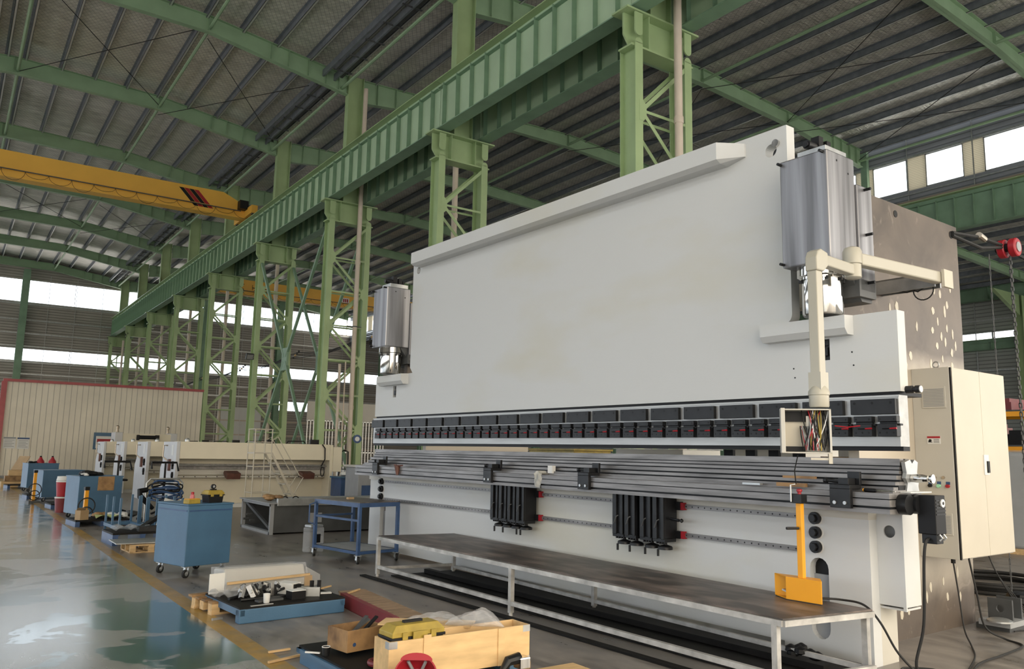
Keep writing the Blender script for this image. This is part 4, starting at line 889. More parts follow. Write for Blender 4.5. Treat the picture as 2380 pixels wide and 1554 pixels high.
# foot pedal
fp = thing('foot_pedal', 'bright orange foot pedal housing with upright post standing on the bench', 'foot pedal', tuple(MW((-.56, .3, .507))), MYAW)
h = .175; FPc = [(-.019, .074), (-.004, -.222), (.115, -.135), (.072, .238)]      # footprint, open between the first and last corner
b = MB()
for k in range(3): b.bar((*FPc[k], .092), (*FPc[k + 1], .092), .006, h - .01)
b.prism(FPc, 2, h - .007, h); b.prism(FPc, 2, .006, .012)
b.build('housing', 'orange', fp)
b = MB(); b.prism([(x * .97, y * .97) for x, y in FPc], 2, 0, .006); b.build('rubber_base', 'rubber', fp)
b = MB(); b.obox((.04, .06, .05), (.07, .14, .012), Matrix.Rotation(.25, 3, 'X')); b.build('pedal', 'galv', fp)
b = MB(); b.box(.007, .05, -.06, -.015, h, .74); b.build('post', 'orange', fp, bevel=.003)
b = MB(); b.box(-.02, .065, -.08, .0, .74, .81); b.build('switch_box', 'black', fp, bevel=.003); b = MB(); b.lathe([(.014, .81), (.014, .825), (.022, .83), (.022, .845), (.012, .85)], (.025, -.04, 0), 16); b.build('emergency_button', 'red', fp, True)
b = MB(); b.tube([(-.03, .0, .75), (-.03, .0, .88), (0, -.02, .885)], .006, 6); b.build('hook', 'galv', fp); b = MB(); b.cyl((0, -.04, .55), (-.1, -.0, .55), .011, 10); b.build('side_handle', 'black', fp)
# loose things on the table
t = thing('screwdriver', 'black screwdriver lying on the right end of the machine table', 'screwdriver', tuple(MW((-.3, -.2, 1.365))), MYAW + 1.45)
b = MB(); b.cyl((-.04, 0, 0), (-.2, 0, 0), .004, 8); b.build('blade', 'chrome', t); b = MB(); b.tube([(-.045, 0, 0), (-.03, 0, 0), (.05, 0, 0), (.06, 0, 0)], [.01, .015, .016, .01], 10); b.build('handle', 'blackp', t, True); b = MB(); b.cyl((.06, 0, 0), (.068, 0, 0), .012, 10); b.build('end_cap', 'orange', t)
def blob(name, mt, lb, cat, c, sz, seed, n=7, gr=None):
    r = random.Random(seed); b = MB()
    for k in range(n):
        p = Vector(c) + Vector((r.uniform(-1, 1) * sz[0], r.uniform(-1, 1) * sz[1], r.uniform(0, 1) * sz[2])); s = r.uniform(.5, 1) * min(sz[0], sz[1]) * 1.1
        b.lathe([(s * .2, -s * .5), (s, -s * .1), (s * .8, s * .35), (s * .15, s * .5)], tuple(p), 9)
    return single(b, name, mt, lb, cat, gr, smooth=True)
def sheet(name, mt, lb, cat, fn, nu=8, nv=8, th=.004, gr=None):
    # crumpled sheet from a parametric surface, with thickness
    b = MB(); P = [[Vector(fn(i / nu, j / nv)) for j in range(nv + 1)] for i in range(nu + 1)]
    vs_ = [p for row in P for p in row]; N = len(vs_); off = Vector((0, 0, th)); vs2 = [p + off for p in vs_]; fs = []
    I = lambda i, j: i * (nv + 1) + j
    for i in range(nu):
        for j in range(nv): fs += [(I(i, j), I(i, j + 1), I(i + 1, j + 1), I(i + 1, j)), (N + I(i, j), N + I(i + 1, j), N + I(i + 1, j + 1), N + I(i, j + 1))]
    b.add(vs_ + vs2, fs); return single(b, name, mt, lb, cat, gr, smooth=True)
rq = random.Random(2)
def ragfn(u, v):
    y = 3.79 - .12 * u + .01 * math.sin(9 * v); z = 1.36 + .02 * math.sin(6 * u) if v < .35 else 1.36 - (v - .35) * .22 - .03 * u
    x = -.24 - .13 * min(1, v / .35) - .012 * math.sin(8 * u + 5 * v) * (1 if v > .35 else .3)
    return MW((x, y, z + .012))
sheet('rag', 'rag', 'grey rag draped over the table edge above the first support group', 'rag', ragfn, 8, 10)
b = MB(); b.bar(MW((-.22, 3.70, 1.41)), MW((-.22, 3.62, 1.41)), .05, .09); single(b, 'paper_pack', 'paper', 'small white packet standing on the table beside the grey rag', 'packet')
t = thing('glove', 'dark brown work glove hanging over the table edge near its far left end', 'glove', tuple(MW((-.37, 6.95, 1.3))), MYAW)
b = MB(); b.tube([(-.01, .1, .08), (-.01, .05, .075), (-.012, .0, .06), (-.015, -.01, -.05)], [.012, .02, .045, .02], 8); b.tube([(-.01, 0, .07), (-.015, -.15, .08)], [.02, .012], 6); b.build('palm', 'rustb', t, True)
for k in range(3): b = MB(); b.tube([(-.012, -.02 + .02 * k, .0), (-.02, -.03 + .02 * k, -.06)], .009, 6); b.build('finger', 'rustb', t, True)
b = MB(); b.bar(MW((-.30, .35, 1.378)), MW((-.30, .62, 1.378)), .035, .03); single(b, 'wood_block', 'woodd', 'short oily wooden block on the table left of the right stop', 'block')
b = MB(); b.bar(MW((-.24, .30, 1.44)), MW((-.24, .60, 1.44)), .03, .02); single(b, 'wood_strip', 'woodd', 'upper thin wooden strip on the table behind the oily block', 'strip')
b = MB(); b.bar(MW((-.30, .78, 1.370)), MW((-.30, .96, 1.370)), .04, .015); single(b, 'white_tag', 'galv', 'small pale strip lying on the table near the pedal post', 'strip')
b = MB(); b.tube([MW((-.93, -.0, 1.62)), MW((-.8, .12, 1.5)), MW((-.62, .23, 1.40))], .004, 6); single(b, 'black_string', 'rubber', 'thin black string hanging from the pendant box to the pedal hook', 'string')
# cables
def cable(lb, pts, r=.013, mt='rubber', n=8):
    # Catmull-Rom through world points
    P = [Vector(p) for p in pts]; P = [P[0] * 2 - P[1]] + P + [P[-1] * 2 - P[-2]]; out = []
    for i in range(1, len(P) - 2):
        for k in range(n):
            t = k / n; a, c, d, e = P[i - 1], P[i], P[i + 1], P[i + 2]
            out.append(.5 * ((2 * c) + (d - a) * t + (2 * a - 5 * c + 4 * d - e) * t * t + (3 * c - a - 3 * d + e) * t ** 3))
    out.append(P[-2]); b = MB(); b.tube(out, r, 7); return single(b, 'cable', mt, lb, 'cable', None, True)
L = lambda x, y, z=.012: MW((x, y, z))
cable('black cable from the orange pedal across the bench and down to a floor loop', [L(-.42, .2, .53), L(-.3, .08, .525), L(-.33, -.12, .52), L(-.36, -.26, .42), L(-.25, -.33, .2), L(-.05, -.4, .03), L(.18, -.42), L(.3, -.3), L(.15, -.15), L(-.0, -.25, .014), L(.1, -.5), L(.3, -.75)], .0085)
cable('thick black cable dropping from the crowning motor plug to the floor', [L(-.06, -.5, 1.03), L(-.12, -.5, 1.0), L(-.12, -.48, .85), L(-.05, -.42, .4), L(-.05, -.35, .1), L(.05, -.4, .02), L(.2, -.6), L(.1, -.9)], .011)
cable('thin black cable hanging from the gland under the electrical cabinet', [L(1.7, .15, .66), L(1.7, .12, .4), L(1.62, .05, .1), L(1.4, -.1, .015), L(1.0, -.3), L(.4, -.5)], .007)
cable('black cable falling from the cabinet edge and looping over the floor', [L(1.72, .02, .72), L(1.75, -.02, .4), L(1.8, -.05, .12), L(1.95, -.15, .015), L(1.8, -.35), L(1.3, -.4), L(.8, -.42), L(.35, -.55)], .009)
for k, nn in enumerate(('innermost', 'middle', 'outermost')):
    cable('thin black lead fanning out under the right end of the cabinet, %s of three' % nn, [L(2.3, .1, .715), L(2.45, .08, .5), L(2.7 + .2 * k, .05 + .08 * k, .25), L(2.95 + .35 * k, .0 + .15 * k, .02), L(2.7 + .5 * k, -.1 + .1 * k), L(2.4 + .4 * k, -.05)], .006)
# ================================================================= THINGS ON THE FLOOR
def caster(par, x, y, z1, r=.05, rz=0.3):
    b = MB(); c, s = math.cos(rz), math.sin(rz)
    b.cyl((x - s * .015, y + c * .015, r), (x + s * .015, y - c * .015, r), r, 18); w = b.build('caster_wheel', 'rubber', par, True)
    b = MB(); b.cyl((x - s * .018, y + c * .018, r), (x + s * .018, y - c * .018, r), r * .5, 12); b.build('hub', 'galv', w)
    b = MB(); b.box(x - .04, x + .04, y - .035, y + .035, z1 - .01, z1)
    for q in (-1, 1): b.bar((x + q * s * .025, y - q * c * .025, r), (x + q * s * .025 + .01, y - q * c * .025, z1), .006, .04)
    b.build('caster_fork', 'galv', par)
# near blue cabinet trolley
R1 = math.radians(39)
t = thing('tool_trolley', 'closed blue sheet steel tool trolley on casters, nearest of the blue ones', 'trolley', (2.87, 11.05, 0), 0)
# footprint corners from the floor: (2.50,10.45) front, (2.34,11.26) left, (3.19,10.95) right
R1 = math.atan2(10.95 - 10.42, 3.19 - 2.503)
def trolley(t, w, d, h, z0=.14, lip=True):
    b = MB(); b.box(0, w, 0, d, z0, h - .02); b.build('body', 'blue', t, bevel=.008)
    b = MB(); b.box(-.008, w + .008, -.008, d + .008, h - .02, h); b.build('top', 'blue', t, bevel=.004)
    b = MB(); b.box(.02, w - .02, -.006, 0, h - .09, h - .075); b.box(-.006, 0, .02, d - .02, h - .09, h - .075); b.build('seam_fold', 'blued', t)
    for x in (.06, w - .06):
        for y in (.06, d - .06): caster(t, x, y, z0)
t.location = (2.54, 10.54, 0); t.rotation_euler = (0, 0, math.radians(17)); trolley(t, .62, .72, .89)
def TL(t, x, y, z=0):
    c, s = math.cos(t.rotation_euler[2]), math.sin(t.rotation_euler[2]); return (t.location[0] + x * c - y * s, t.location[1] + x * s + y * c, z)
p = TL(t, .10, .10, .89)
q = thing('parts_box', 'small closed yellow-orange box lying on the near blue trolley', 'box', p, .5); b = MB(); b.box(-.09, .09, -.05, .05, 0, .055); b.build('body', 'ystain', q, bevel=.006); q.children; b = MB(); b.box(-.085, .085, -.045, .045, .055, .06); b.build('lid', 'orange', q)
p = TL(t, .22, .3, .89)
q = thing('spray_can', 'pink plastic bottle standing on the near blue trolley', 'bottle', p); b = MB(); b.lathe([(.028, 0), (.03, .01), (.03, .08), (.018, .1)], seg=16); b.build('body', mat('pink', (.55, .16, .17), .4), q, True); b = MB(); b.lathe([(.02, .1), (.02, .125), (.015, .13)], seg=12); b.build('cap', 'red', q, True)
p = TL(t, .42, .16, .89)
q = thing('toolbox', 'black toolbox with a dirty yellow lid standing on the near blue trolley', 'toolbox', p, .3)
def toolbox(q, w, d, h, body='blackp', lid='ystain', latches=2, rounded=False):
    b = MB(); b.prism([(-w / 2 + .015, 0), (w / 2 - .015, 0), (w / 2, h * .6), (-w / 2, h * .6)], 1, -d / 2, d / 2); b.build('body', body, q, bevel=.004)
    b = MB(); b.box(-w / 2 - .01, w / 2 + .01, -d / 2 - .01, d / 2 + .01, h * .58, h * .66); b.build('rim', body, q)
    b = MB(); v = [(-w / 2 - .005, -d / 2 - .005, h * .66), (w / 2 + .005, -d / 2 - .005, h * .66), (w / 2 + .005, d / 2 + .005, h * .66), (-w / 2 - .005, d / 2 + .005, h * .66)]
    v += [(x, y, h * .8) for x, y, _ in v] + [(x * .8, y * .72, h) for x, y, _ in v]
    b.add(v, [(3, 2, 1, 0), (8, 9, 10, 11)] + [(i, (i + 1) % 4, 4 + (i + 1) % 4, 4 + i) for i in range(4)] + [(4 + i, 4 + (i + 1) % 4, 8 + (i + 1) % 4, 8 + i) for i in range(4)]); b.build('lid', lid, q, bevel=.003)
    for k in range(latches):
        x = (-.28 + .56 * k / max(1, latches - 1)) * w; b = MB(); b.box(x - .02, x + .02, -d / 2 - .016, -d / 2 - .005, h * .5, h * .8); b.build('latch', lid, q, bevel=.002)
    b = MB(); b.box(-w * .18, w * .18, -.015, .015, h, h + .015); b.build('handle', body, q)
toolbox(q, .22, .15, .155)
q2 = thing('tape_roll', 'small dark chrome-edged roll standing on the lid of the toolbox on the blue trolley', 'roll', (p[0], p[1], p[2] + .17), .2); b = MB(); b.cyl((0, -.015, .03), (0, .015, .03), .03, 18); b.build('roll', 'blackp', q2, True); b = MB(); b.cyl((0, -.017, .03), (0, .017, .03), .015, 14); b.build('core', 'chrome', q2)
# open blue trolley table
t = thing('trolley_table', 'open dark blue steel trolley table on casters beside the left end of the press', 'trolley', (4.93, 10.79, 0), math.radians(10))
w, d, h = .67, 1.15, .84
b = MB(); b.box(-.02, w + .02, -.02, d + .02, h, h + .012); b.build('top_plate', 'plate', t)
b = MB(); b.box(-.02, w + .02, -.02, .02, h - .06, h); b.box(-.02, w + .02, d - .02, d + .02, h - .06, h); b.box(-.02, .02, 0, d, h - .06, h); b.box(w - .02, w + .02, 0, d, h - .06, h); b.build('top_frame', 'blued', t)
for x in (0, w):
    for y in (0, d): b = MB(); b.box(x - .022, x + .022, y - .022, y + .022, .12, h - .06); b.build('leg', 'blued', t); caster(t, x, y, .12, .052, 1.2)
b = MB(); b.box(-.02, w + .02, -.02, .02, .13, .17); b.box(-.02, w + .02, d - .02, d + .02, .13, .17); b.box(-.02, .02, 0, d, .13, .17); b.box(w - .02, w + .02, 0, d, .13, .17); b.build('lower_frame', 'blued', t)
b = MB(); b.box(0, w, 0, d, .165, .17); b.build('lower_shelf', 'grey', t)
for z in (.58,): b = MB(); b.box(-.015, .015, 0, d, z, z + .03); b.box(0, w, d - .015, d + .015, z, z + .03); b.build('side_rail', 'blued', t)
b = MB(); b.tube([(-.02, d - .05, .8), (-.1, d + .02, .76), (-.1, d + .02, .5), (-.02, d - .05, .46)], .012, 8); b.build('push_handle', 'blued', t, True)
q = thing('paper_box', 'small pale box lying on the open blue trolley table', 'box', TL(t, .3, .7, .852), .2); b = MB(); b.box(-.05, .05, -.03, .03, 0, .03); b.build('body', 'card', q)
q = thing('clear_canister', 'translucent plastic canister with a black patch behind the blue trolley table', 'canister', (4.88, 12.35, 0), .3)
b = MB(); b.box(-.14, .14, -.09, .09, .0, .38); b.build('body', 'film', q, bevel=.02); b = MB(); b.box(-.12, .12, -.08, .08, .38, .42); b.build('lid', 'galv', q, bevel=.01); b = MB(); b.box(-.06, .06, -.096, -.09, .15, .28); b.build('black_label', 'blackp', q)
# dark grey tank frame
t = thing('steel_tank', 'long dark grey steel tank with an open end frame left of the press', 'tank', (5.1, 15.07, 0), 0)
L_, D_, H_ = 3.4, 1.75, .56
b = MB(); b.box(.06, L_, 0, .03, .03, H_); b.box(.06, L_, D_ - .03, D_, .03, H_); b.box(.06, L_, .03, D_ - .03, .03, .06); b.box(L_ - .03, L_, .03, D_ - .03, .06, H_); b.build('side_panel', 'dgrey', t)
b = MB(); b.box(-.01, .06, -.01, .05, 0, H_); b.box(-.01, .06, D_ - .05, D_ + .01, 0, H_); b.box(-.01, .06, 0, D_, 0, .05); b.box(-.01, .06, 0, D_, H_ - .05, H_); b.build('end_frame', 'grey', t)
b = MB(); b.box(-.05, L_, -.04, .5, H_, H_ + .02); b.box(-.05, .4, .5, D_ + .05, H_, H_ + .02); b.box(.4, L_, 1.4, D_ + .04, H_, H_ + .02); b.build('top_sheet', 'grey', t)
b = MB(); b.box(.1, L_, -.06, -.04, H_ - .04, H_ + .09); b.box(.1, L_, -.055, .02, H_ + .02, H_ + .1); b.build('front_rim', 'galv', t, bevel=.01)
b = MB(); b.bar((.05, .1, .1), (.05, 1.6, .5), .05, .05); b.build('inner_brace', 'dgrey', t)
for k in range(3): b = MB(); b.cyl((-.1, .9 + .2 * k, .2 + .1 * (k % 2)), (0, .9 + .2 * k, .2 + .1 * (k % 2)), .02, 8); b.build('pipe_stub', 'dgrey', t)
for x in (.5, .72): b = MB(); b.torus((x, .7, H_ + .02), .07, .012, 1, 12, 6, 0, PI); b.build('handle_loop', 'rubber', t)
b = MB(); b.box(.75, 1.0, -.004, 0, .2, .38); b.build('name_patch', 'grey', t)
blob('rag_heap', 'woodd', 'brown bundle of rags lying on top of the dark grey tank', 'rags', (5.35, 15.75, .62), (.13, .1, .04), 4)
# cream shearing machines in a row, all alike
def shear():
    t = thing('shearing_machine', '', 'shearing machine', (4.9, 22.0, 0), 0, 'cream shearing machines standing in a row'); W = 4.15
    b = MB(); b.prism([(-.02, .0), (1.72, .0), (1.72, 1.0), (1.5, 1.2), (1.5, 1.70), (-.02, 1.70), (-.02, 1.0), (.02, .8)][::1], 0, 0, .09); b.build('side_plate', 'lilac', t, bevel=.01)
    b = MB(); b.prism([(-.02, .0), (1.72, .0), (1.72, 1.0), (1.5, 1.2), (1.5, 1.70), (-.02, 1.70)], 0, W, W + .09); b.build('side_plate', 'shear', t, bevel=.01)
    b = MB(); b.box(.09, W, -.01, .16, 1.27, 1.71); b.box(.09, W, .16, .7, 1.62, 1.71); b.build('upper_beam', 'shear', t, bevel=.008)
    b = MB(); b.box(.09, W, .3, .42, 1.0, 1.14); b.build('blade_holder', 'rail', t); b = MB(); b.box(.09, W, .36, .4, .85, 1.0); b.box(.09, W, .3, .42, .78, .83); b.build('blade_beam', 'creamg', t)
    b = MB(); b.box(.09, W, .5, .56, .08, 1.62); b.build('back_panel', 'shear', t); b = MB(); b.box(.09, W, .28, .5, .0, .1); b.build('base_rail', 'paper', t)
    b = MB(); b.box(W + .09, W + .35, -.05, .3, .95, 1.64); b.build('junction_box', 'shear', t, bevel=.01)
    b = MB(); b.cyl((.1, .2, 1.1), (W, .2, 1.1), .015, 8); b.build('back_gauge_bar', 'galv', t)
    for x in (1.3, 3.35):
        b = MB(); b.prism([(-.1, .9), (.25, .96), (.3, .9), (.1, .78), (-.05, .75)], 0, x, x + .35); b.build('gauge_arm', 'rustb', t)
    for k in range(14): b = MB(); b.cyl((.3 + .28 * k, .298, .805), (.3 + .28 * k, .305, .805), .016, 8); b.build('bolt_head', 'blackp', t)
    b = MB(); b.box(-.06, 0, .5, .62, .95, 1.25); b.build('gauge_box', 'rustb', t); b = MB(); b.tube([(-.0, 1.0, 1.6), (-.1, 1.0, 1.6), (-.1, 1.0, 1.3), (-.0, .9, 1.2)], .02, 6); b.build('oil_pipe', 'brass', t)
    for y, z in ((.2, 1.12), (.18, .85)): b = MB(); b.cyl((-.05, y, z), (0, y, z), .05, 14); b.box(-.045, -.0, y - .02, y + .02, z - .12, z + .08); b.build('control_valve', 'blackp', t)
    b = MB(); b.box(-.006, 0, .3, .5, 1.35, 1.62); b.build('name_plate', 'paper', t)
    b = MB(); b.tube([(3.9, -.03, 1.71), (3.98, -.05, 1.6), (4.0, -.03, 1.3), (3.95, .1, 1.1)], .018, 6); b.torus((3.95, -.0, .95), .13, .014, 0, 16, 6); b.build('hose', 'rubber', t)
    b = MB(); b.lathe([(.06, 1.71), (.06, 1.76), (.03, 1.8)], (.3, .2, 0), 12); b.box(2.6, 2.62, .1, .14, 1.5, 1.55); b.build('oil_cup', 'galv', t)
    b = MB(); b.tube([(2.9, .1, 1.71), (2.95, .1, 1.78), (3.4, .1, 1.79), (3.45, .1, 1.72)], .015, 6); b.box(3.6, 3.85, .1, .2, 1.71, 1.84); b.build('top_piping', 'blackp', t)
    return t
sh = shear(); sh['label'] = 'cream shearing machine with an open blade gap, nearest of the row, ladder in front'
for k, (x, y, lb_) in enumerate(((4.95, 25.9, 'cream shearing machine, second of the row, its grey end plate just left of the nearest'), (4.97, 29.8, 'cream shearing machine, third of the row from the camera'), (4.97, 34.0, 'cream shearing machine, farthest of the row, leftmost grey end plate'))):
    dup(sh, (x, y, 0), lb_)
t = thing('press_machine', 'taller cream machine with a blue-black motor unit, standing behind the shearing machines', 'machine', (5.95, 38.0, 0))
b = MB(); b.box(0, .3, 0, 1.0, 0, 2.12); b.build('side_plate', 'lilac', t, bevel=.01); b = MB(); b.box(2.25, 2.5, 0, 1.0, 0, 2.12); b.build('side_plate', 'lilac', t, bevel=.01); b = MB(); b.box(.3, 2.25, .05, .9, .3, 2.08); b.build('body', 'shear', t)
b = MB(); b.cyl((.95, -.06, 1.93), (1.6, -.06, 1.93), .08, 14); b.box(.85, .95, -.1, .05, 1.8, 2.03); b.box(1.6, 1.75, -.1, .05, 1.8, 2.03); b.build('motor_unit', 'blackp', t)
for x in (.15, 2.2): b = MB(); b.lathe([(.08, 2.12), (.05, 2.25), (.07, 2.3), (.07, 2.38), (.03, 2.42)], (x, .5, 0), 12); b.build('pressure_valve', 'brass', t, True)
# cream ladder platform
t = thing('platform_ladder', 'cream tubular ladder platform with handrails in front of the nearest shearing machine', 'ladder', (5.95, 19.0, 0), 0)
for x in (0, .42):
    for y in (0, .5): b = MB(); b.cyl((x, y, 0), (x * .95 + .01, y, 2.03), .014, 8); b.build('post', 'cream', t)
for z in (.55, 1.15, 1.72, 2.02):
    b = MB(); b.tube([(0, 0, z), (.42, 0, z), (.42, .5, z), (0, .5, z), (0, 0, z)], .012, 6); b.build('guard_rail', 'cream', t)
b = MB(); b.box(0, .45, 0, .5, 1.45, 1.48); b.build('platform', 'cream', t)
for y in (0, .5):
    b = MB(); b.bar((.42, y, 1.46), (1.2, y, .1), .03, .05); b.build('stringer', 'cream', t); b = MB(); b.tube([(.44, y, 1.78), (.55, y, 1.85), (1.12, y, .95), (1.22, y, .9), (.98, y, .45)], .012, 6); b.build('handrail', 'cream', t)
for k in range(5): b = MB(); b.box(.5 + .14 * k, .66 + .14 * k, 0, .5, 1.22 - .245 * k, 1.24 - .245 * k); b.build('step', 'cream', t)
# -------- pallets
def pallet_blue(t, w, d, h=.155):
    b = MB(); b.box(0, w, 0, d, h - .02, h); b.build('deck', 'dirt_and_pit', t)
    for x in (0, w / 2 - .04, w - .09): b = MB(); b.box(x, x + .09, 0, d, 0, h - .02); b.build('runner', 'blue', t, bevel=.004)
    b = MB(); b.box(-.005, w + .005, -.012, 0, h - .05, h - .002); b.box(-.005, w + .005, d, d + .012, h - .05, h - .002); b.build('edge_rail', 'blue', t)
P1 = thing('steel_pallet', 'blue steel pallet with a black deck full of machined parts, beside the yellow line', 'pallet', (2.36, 7.66, 0), math.radians(4))
b = MB(); W1, D1 = 1.06, .93
b.box(0, W1, 0, D1, .13, .145); b.build('deck', 'dirt_and_pit', P1)
for y in (0, D1 - .1): b = MB(); b.box(0, W1, y, y + .1, 0, .13); b.build('runner', 'blue', P1, bevel=.01)
b = MB(); b.box(0, .05, 0, D1, .07, .13); b.box(W1 - .05, W1, 0, D1, .07, .13); b.build('edge_rail', 'blue', P1)
def on1(x, y, z=.145): return TL(P1, x, y, z)
# clamp bodies heap
rq = random.Random(8)
sm = [('clamp_block', (.05, .05, .13)), ('clamp_block', (.04, .07, .11)), ('clamp_block', (.05, .04, .14))]
heap = [(.18, .42, .16, .3), (.25, .38, .17, 1.1), (.30, .45, .18, .6), (.36, .37, .16, -.5), (.42, .46, .19, .9), (.46, .40, .17, .2), (.52, .47, .18, -.8), (.40, .52, .2, .4), (.24, .5, .19, 1.3)]
for k, (x, y, z, a) in enumerate(heap):
    p = on1(x, y, .145); t = thing('machined_clamp', 'bright and black machined steel clamp in the heap on the blue pallet', 'clamp', p, a, 'machined clamps heaped on the blue pallet')
    Rr = Matrix.Rotation(rq.uniform(-.7, .7), 3, 'X') @ Matrix.Rotation(rq.uniform(-.5, .5), 3, 'Y')
    b = MB(); b.obox((0, 0, .07), (.035, .05, .13), Rr); b.build('jaw', 'bare', t, bevel=.003)
    b = MB(); b.obox(Rr @ Vector((.03, 0, 0)) + Vector((0, 0, .07)), (.025, .06, .09), Rr); b.build('body', 'black', t, bevel=.003); b = MB(); b.cyl(Rr @ Vector((-.04, 0, 0)) + Vector((0, 0, .07)), Rr @ Vector((.06, 0, 0)) + Vector((0, 0, .07)), .018, 12); b.build('screw', 'galv', t)
for k, (x0, y0, x1, y1, lb_) in enumerate(((.12, .3, .62, .28, 'black steel rod lying flat in front of the clamp heap'), (.3, .33, .75, .52, 'short dark bar slanting between the clamps and the white parts'), (.05, .42, .35, .6, 'black steel rod sticking out left of the clamp heap'))):
    b = MB(); b.cyl(on1(x0, y0, .16), on1(x1, y1, .163 if k != 1 else .22), .014, 10); single(b, 'steel_rod', 'black', lb_, 'rod', 'steel rods on the blue pallet', True)
def pbox(name, lb_, cat, x, y, w, d, h, mt, a=0, mt2=None, grp=None, z=.145, rx=0):
    t = thing(name, lb_, cat, on1(x, y, z), math.radians(4) + a, grp)
    b = MB(); b.box(-w / 2, w / 2, -d / 2, d / 2, 0, h - .006); b.build('body', mt, t, bevel=.003); b = MB(); b.box(-w / 2, w / 2, -d / 2, d / 2, h - .006, h); b.build('top', mt2 or mt, t); return t
pbox('parts_box', 'black box with a white lid at the front of the blue pallet', 'box', .62, .18, .15, .12, .085, 'blackp', .1, 'paper')
pbox('white_case', 'white sheet metal case, large one at the back right of the blue pallet', 'case', .68, .5, .14, .2, .11, 'paper', .5)
pbox('white_case', 'white sheet metal case lying before the larger white case', 'case', .78, .4, .18, .1, .07, 'galv', -.4)
pbox('flat_bar', 'bright flat steel bar leaning among the white cases', 'bar', .88, .46, .2, .05, .05, 'galv', -.6)
pbox('motor_body', 'dark round-backed motor between the white cases', 'motor', .72, .42, .08, .09, .1, 'black', .2)
pbox('cardboard_piece', 'small piece of cardboard standing at the right end of the blue pallet', 'cardboard', .94, .6, .09, .02, .14, 'card', .2)
pbox('steel_angle', 'upright bright steel angle plate at the right of the black box', 'plate', .80, .2, .15, .012, .09, 'galv', -.55)
pbox('dark_block', 'small black post standing behind the steel angle plate', 'block', .90, .26, .03, .03, .14, 'blackp')
pbox('dark_block', 'second small black post, left of the other one', 'block', .86, .34, .035, .03, .13, 'blackp')
pbox('paper_sheet', 'loose crumpled white paper at the right rim of the blue pallet', 'paper', .98, .3, .14, .07, .01, 'paper', -.3)
pbox('flat_plate', 'flat dark steel plate lying at the front of the blue pallet', 'plate', .36, .2, .26, .08, .02, 'dgrey', .1)
pbox('flat_plate', 'thin pale strip lying along the front edge of the blue pallet', 'plate', .22, .03, .22, .02, .008, 'galv', .05)
q = thing('measuring_cup', 'small white marked cup lying at the front of the blue pallet', 'cup', on1(.30, .12, .145)); b = MB(); b.lathe([(.025, 0), (.028, .005), (.033, .085), (.028, .083), (.022, .01)], seg=16); b.build('cup', 'paper', q, True)
# film wrapped ramp shaped parcel behind the pallet
t = thing('wrapped_housing', 'large pale sheet metal housing wrapped in clear film behind the blue pallet', 'parcel', (2.42, 8.75, 0), math.radians(2))
b = MB(); b.prism([(0, .0), (.44, .0), (.44, .30), (.10, .33), (0, .18)][::1], 0, .12, 1.0); b.v = [p for p in b.v]; b.build('housing', 'creamg', t, bevel=.02)
b = MB(); b.prism([(-.02, -.0), (.46, .0), (.46, .31), (.10, .345), (-.02, .19)], 0, .10, 1.02); b.build('wrap', 'film', t, True)
b = MB(); b.bar((.12, -.03, .2), (1.02, -.03, .23), .02, .025); b.build('edge_strip', 'wood', t)
b = MB(); b.bar((.12, -.03, .03), (1.0, -.03, .03), .02, .03); b.build('lower_strip', 'wood', t)
b = MB(); b.prism([(1.02, .05), (1.2, .1), (1.2, .2), (1.02, .3)], 1, .1, .12); b.build('side_flap', 'grey', t)
t = thing('wood_pallet', 'small wooden pallet with a white panel standing on it, left of the wrapped housing', 'pallet', (2.26, 8.2, 0), math.radians(8))
for k in range(4): b = MB(); b.box(0, .5, .16 * k, .16 * k + .1, .1, .12); b.build('deck_board', 'woodd', t)
for k in range(3): b = MB(); b.box(0, .08, .2 * k, .2 * k + .09, .02, .1); b.build('block', 'wood', t)
b = MB(); b.box(0, .5, .0, .09, 0, .02); b.box(0, .5, .42, .5, 0, .02); b.build('skid', 'wood', t)
b = MB(); b.obox((2.38, 8.52, .24), (.16, .01, .2), Matrix.Rotation(.2, 3, 'Z')); single(b, 'metal_sheet', 'paper', 'small white panel standing on edge on the small wooden pallet', 'panel')
sheet('plastic_film', 'film', 'crumpled clear film on the small wooden pallet left of the blue pallet', 'film', lambda u, v: (2.28 + .3 * u, 8.2 + .3 * v, .13 + .04 * math.sin(9 * u) * math.cos(8 * v) + .04), 9, 9)
for k, (x, y, a, ln) in enumerate(((2.20, 7.95, .1, .1),)): b = MB(); b.bar((x, y, .012), (x + ln, y + .02, .012), .02, .02); single(b, 'metal_scrap', 'galv', 'tiny metal scrap on the floor between yellow line and blue pallet', 'scrap')
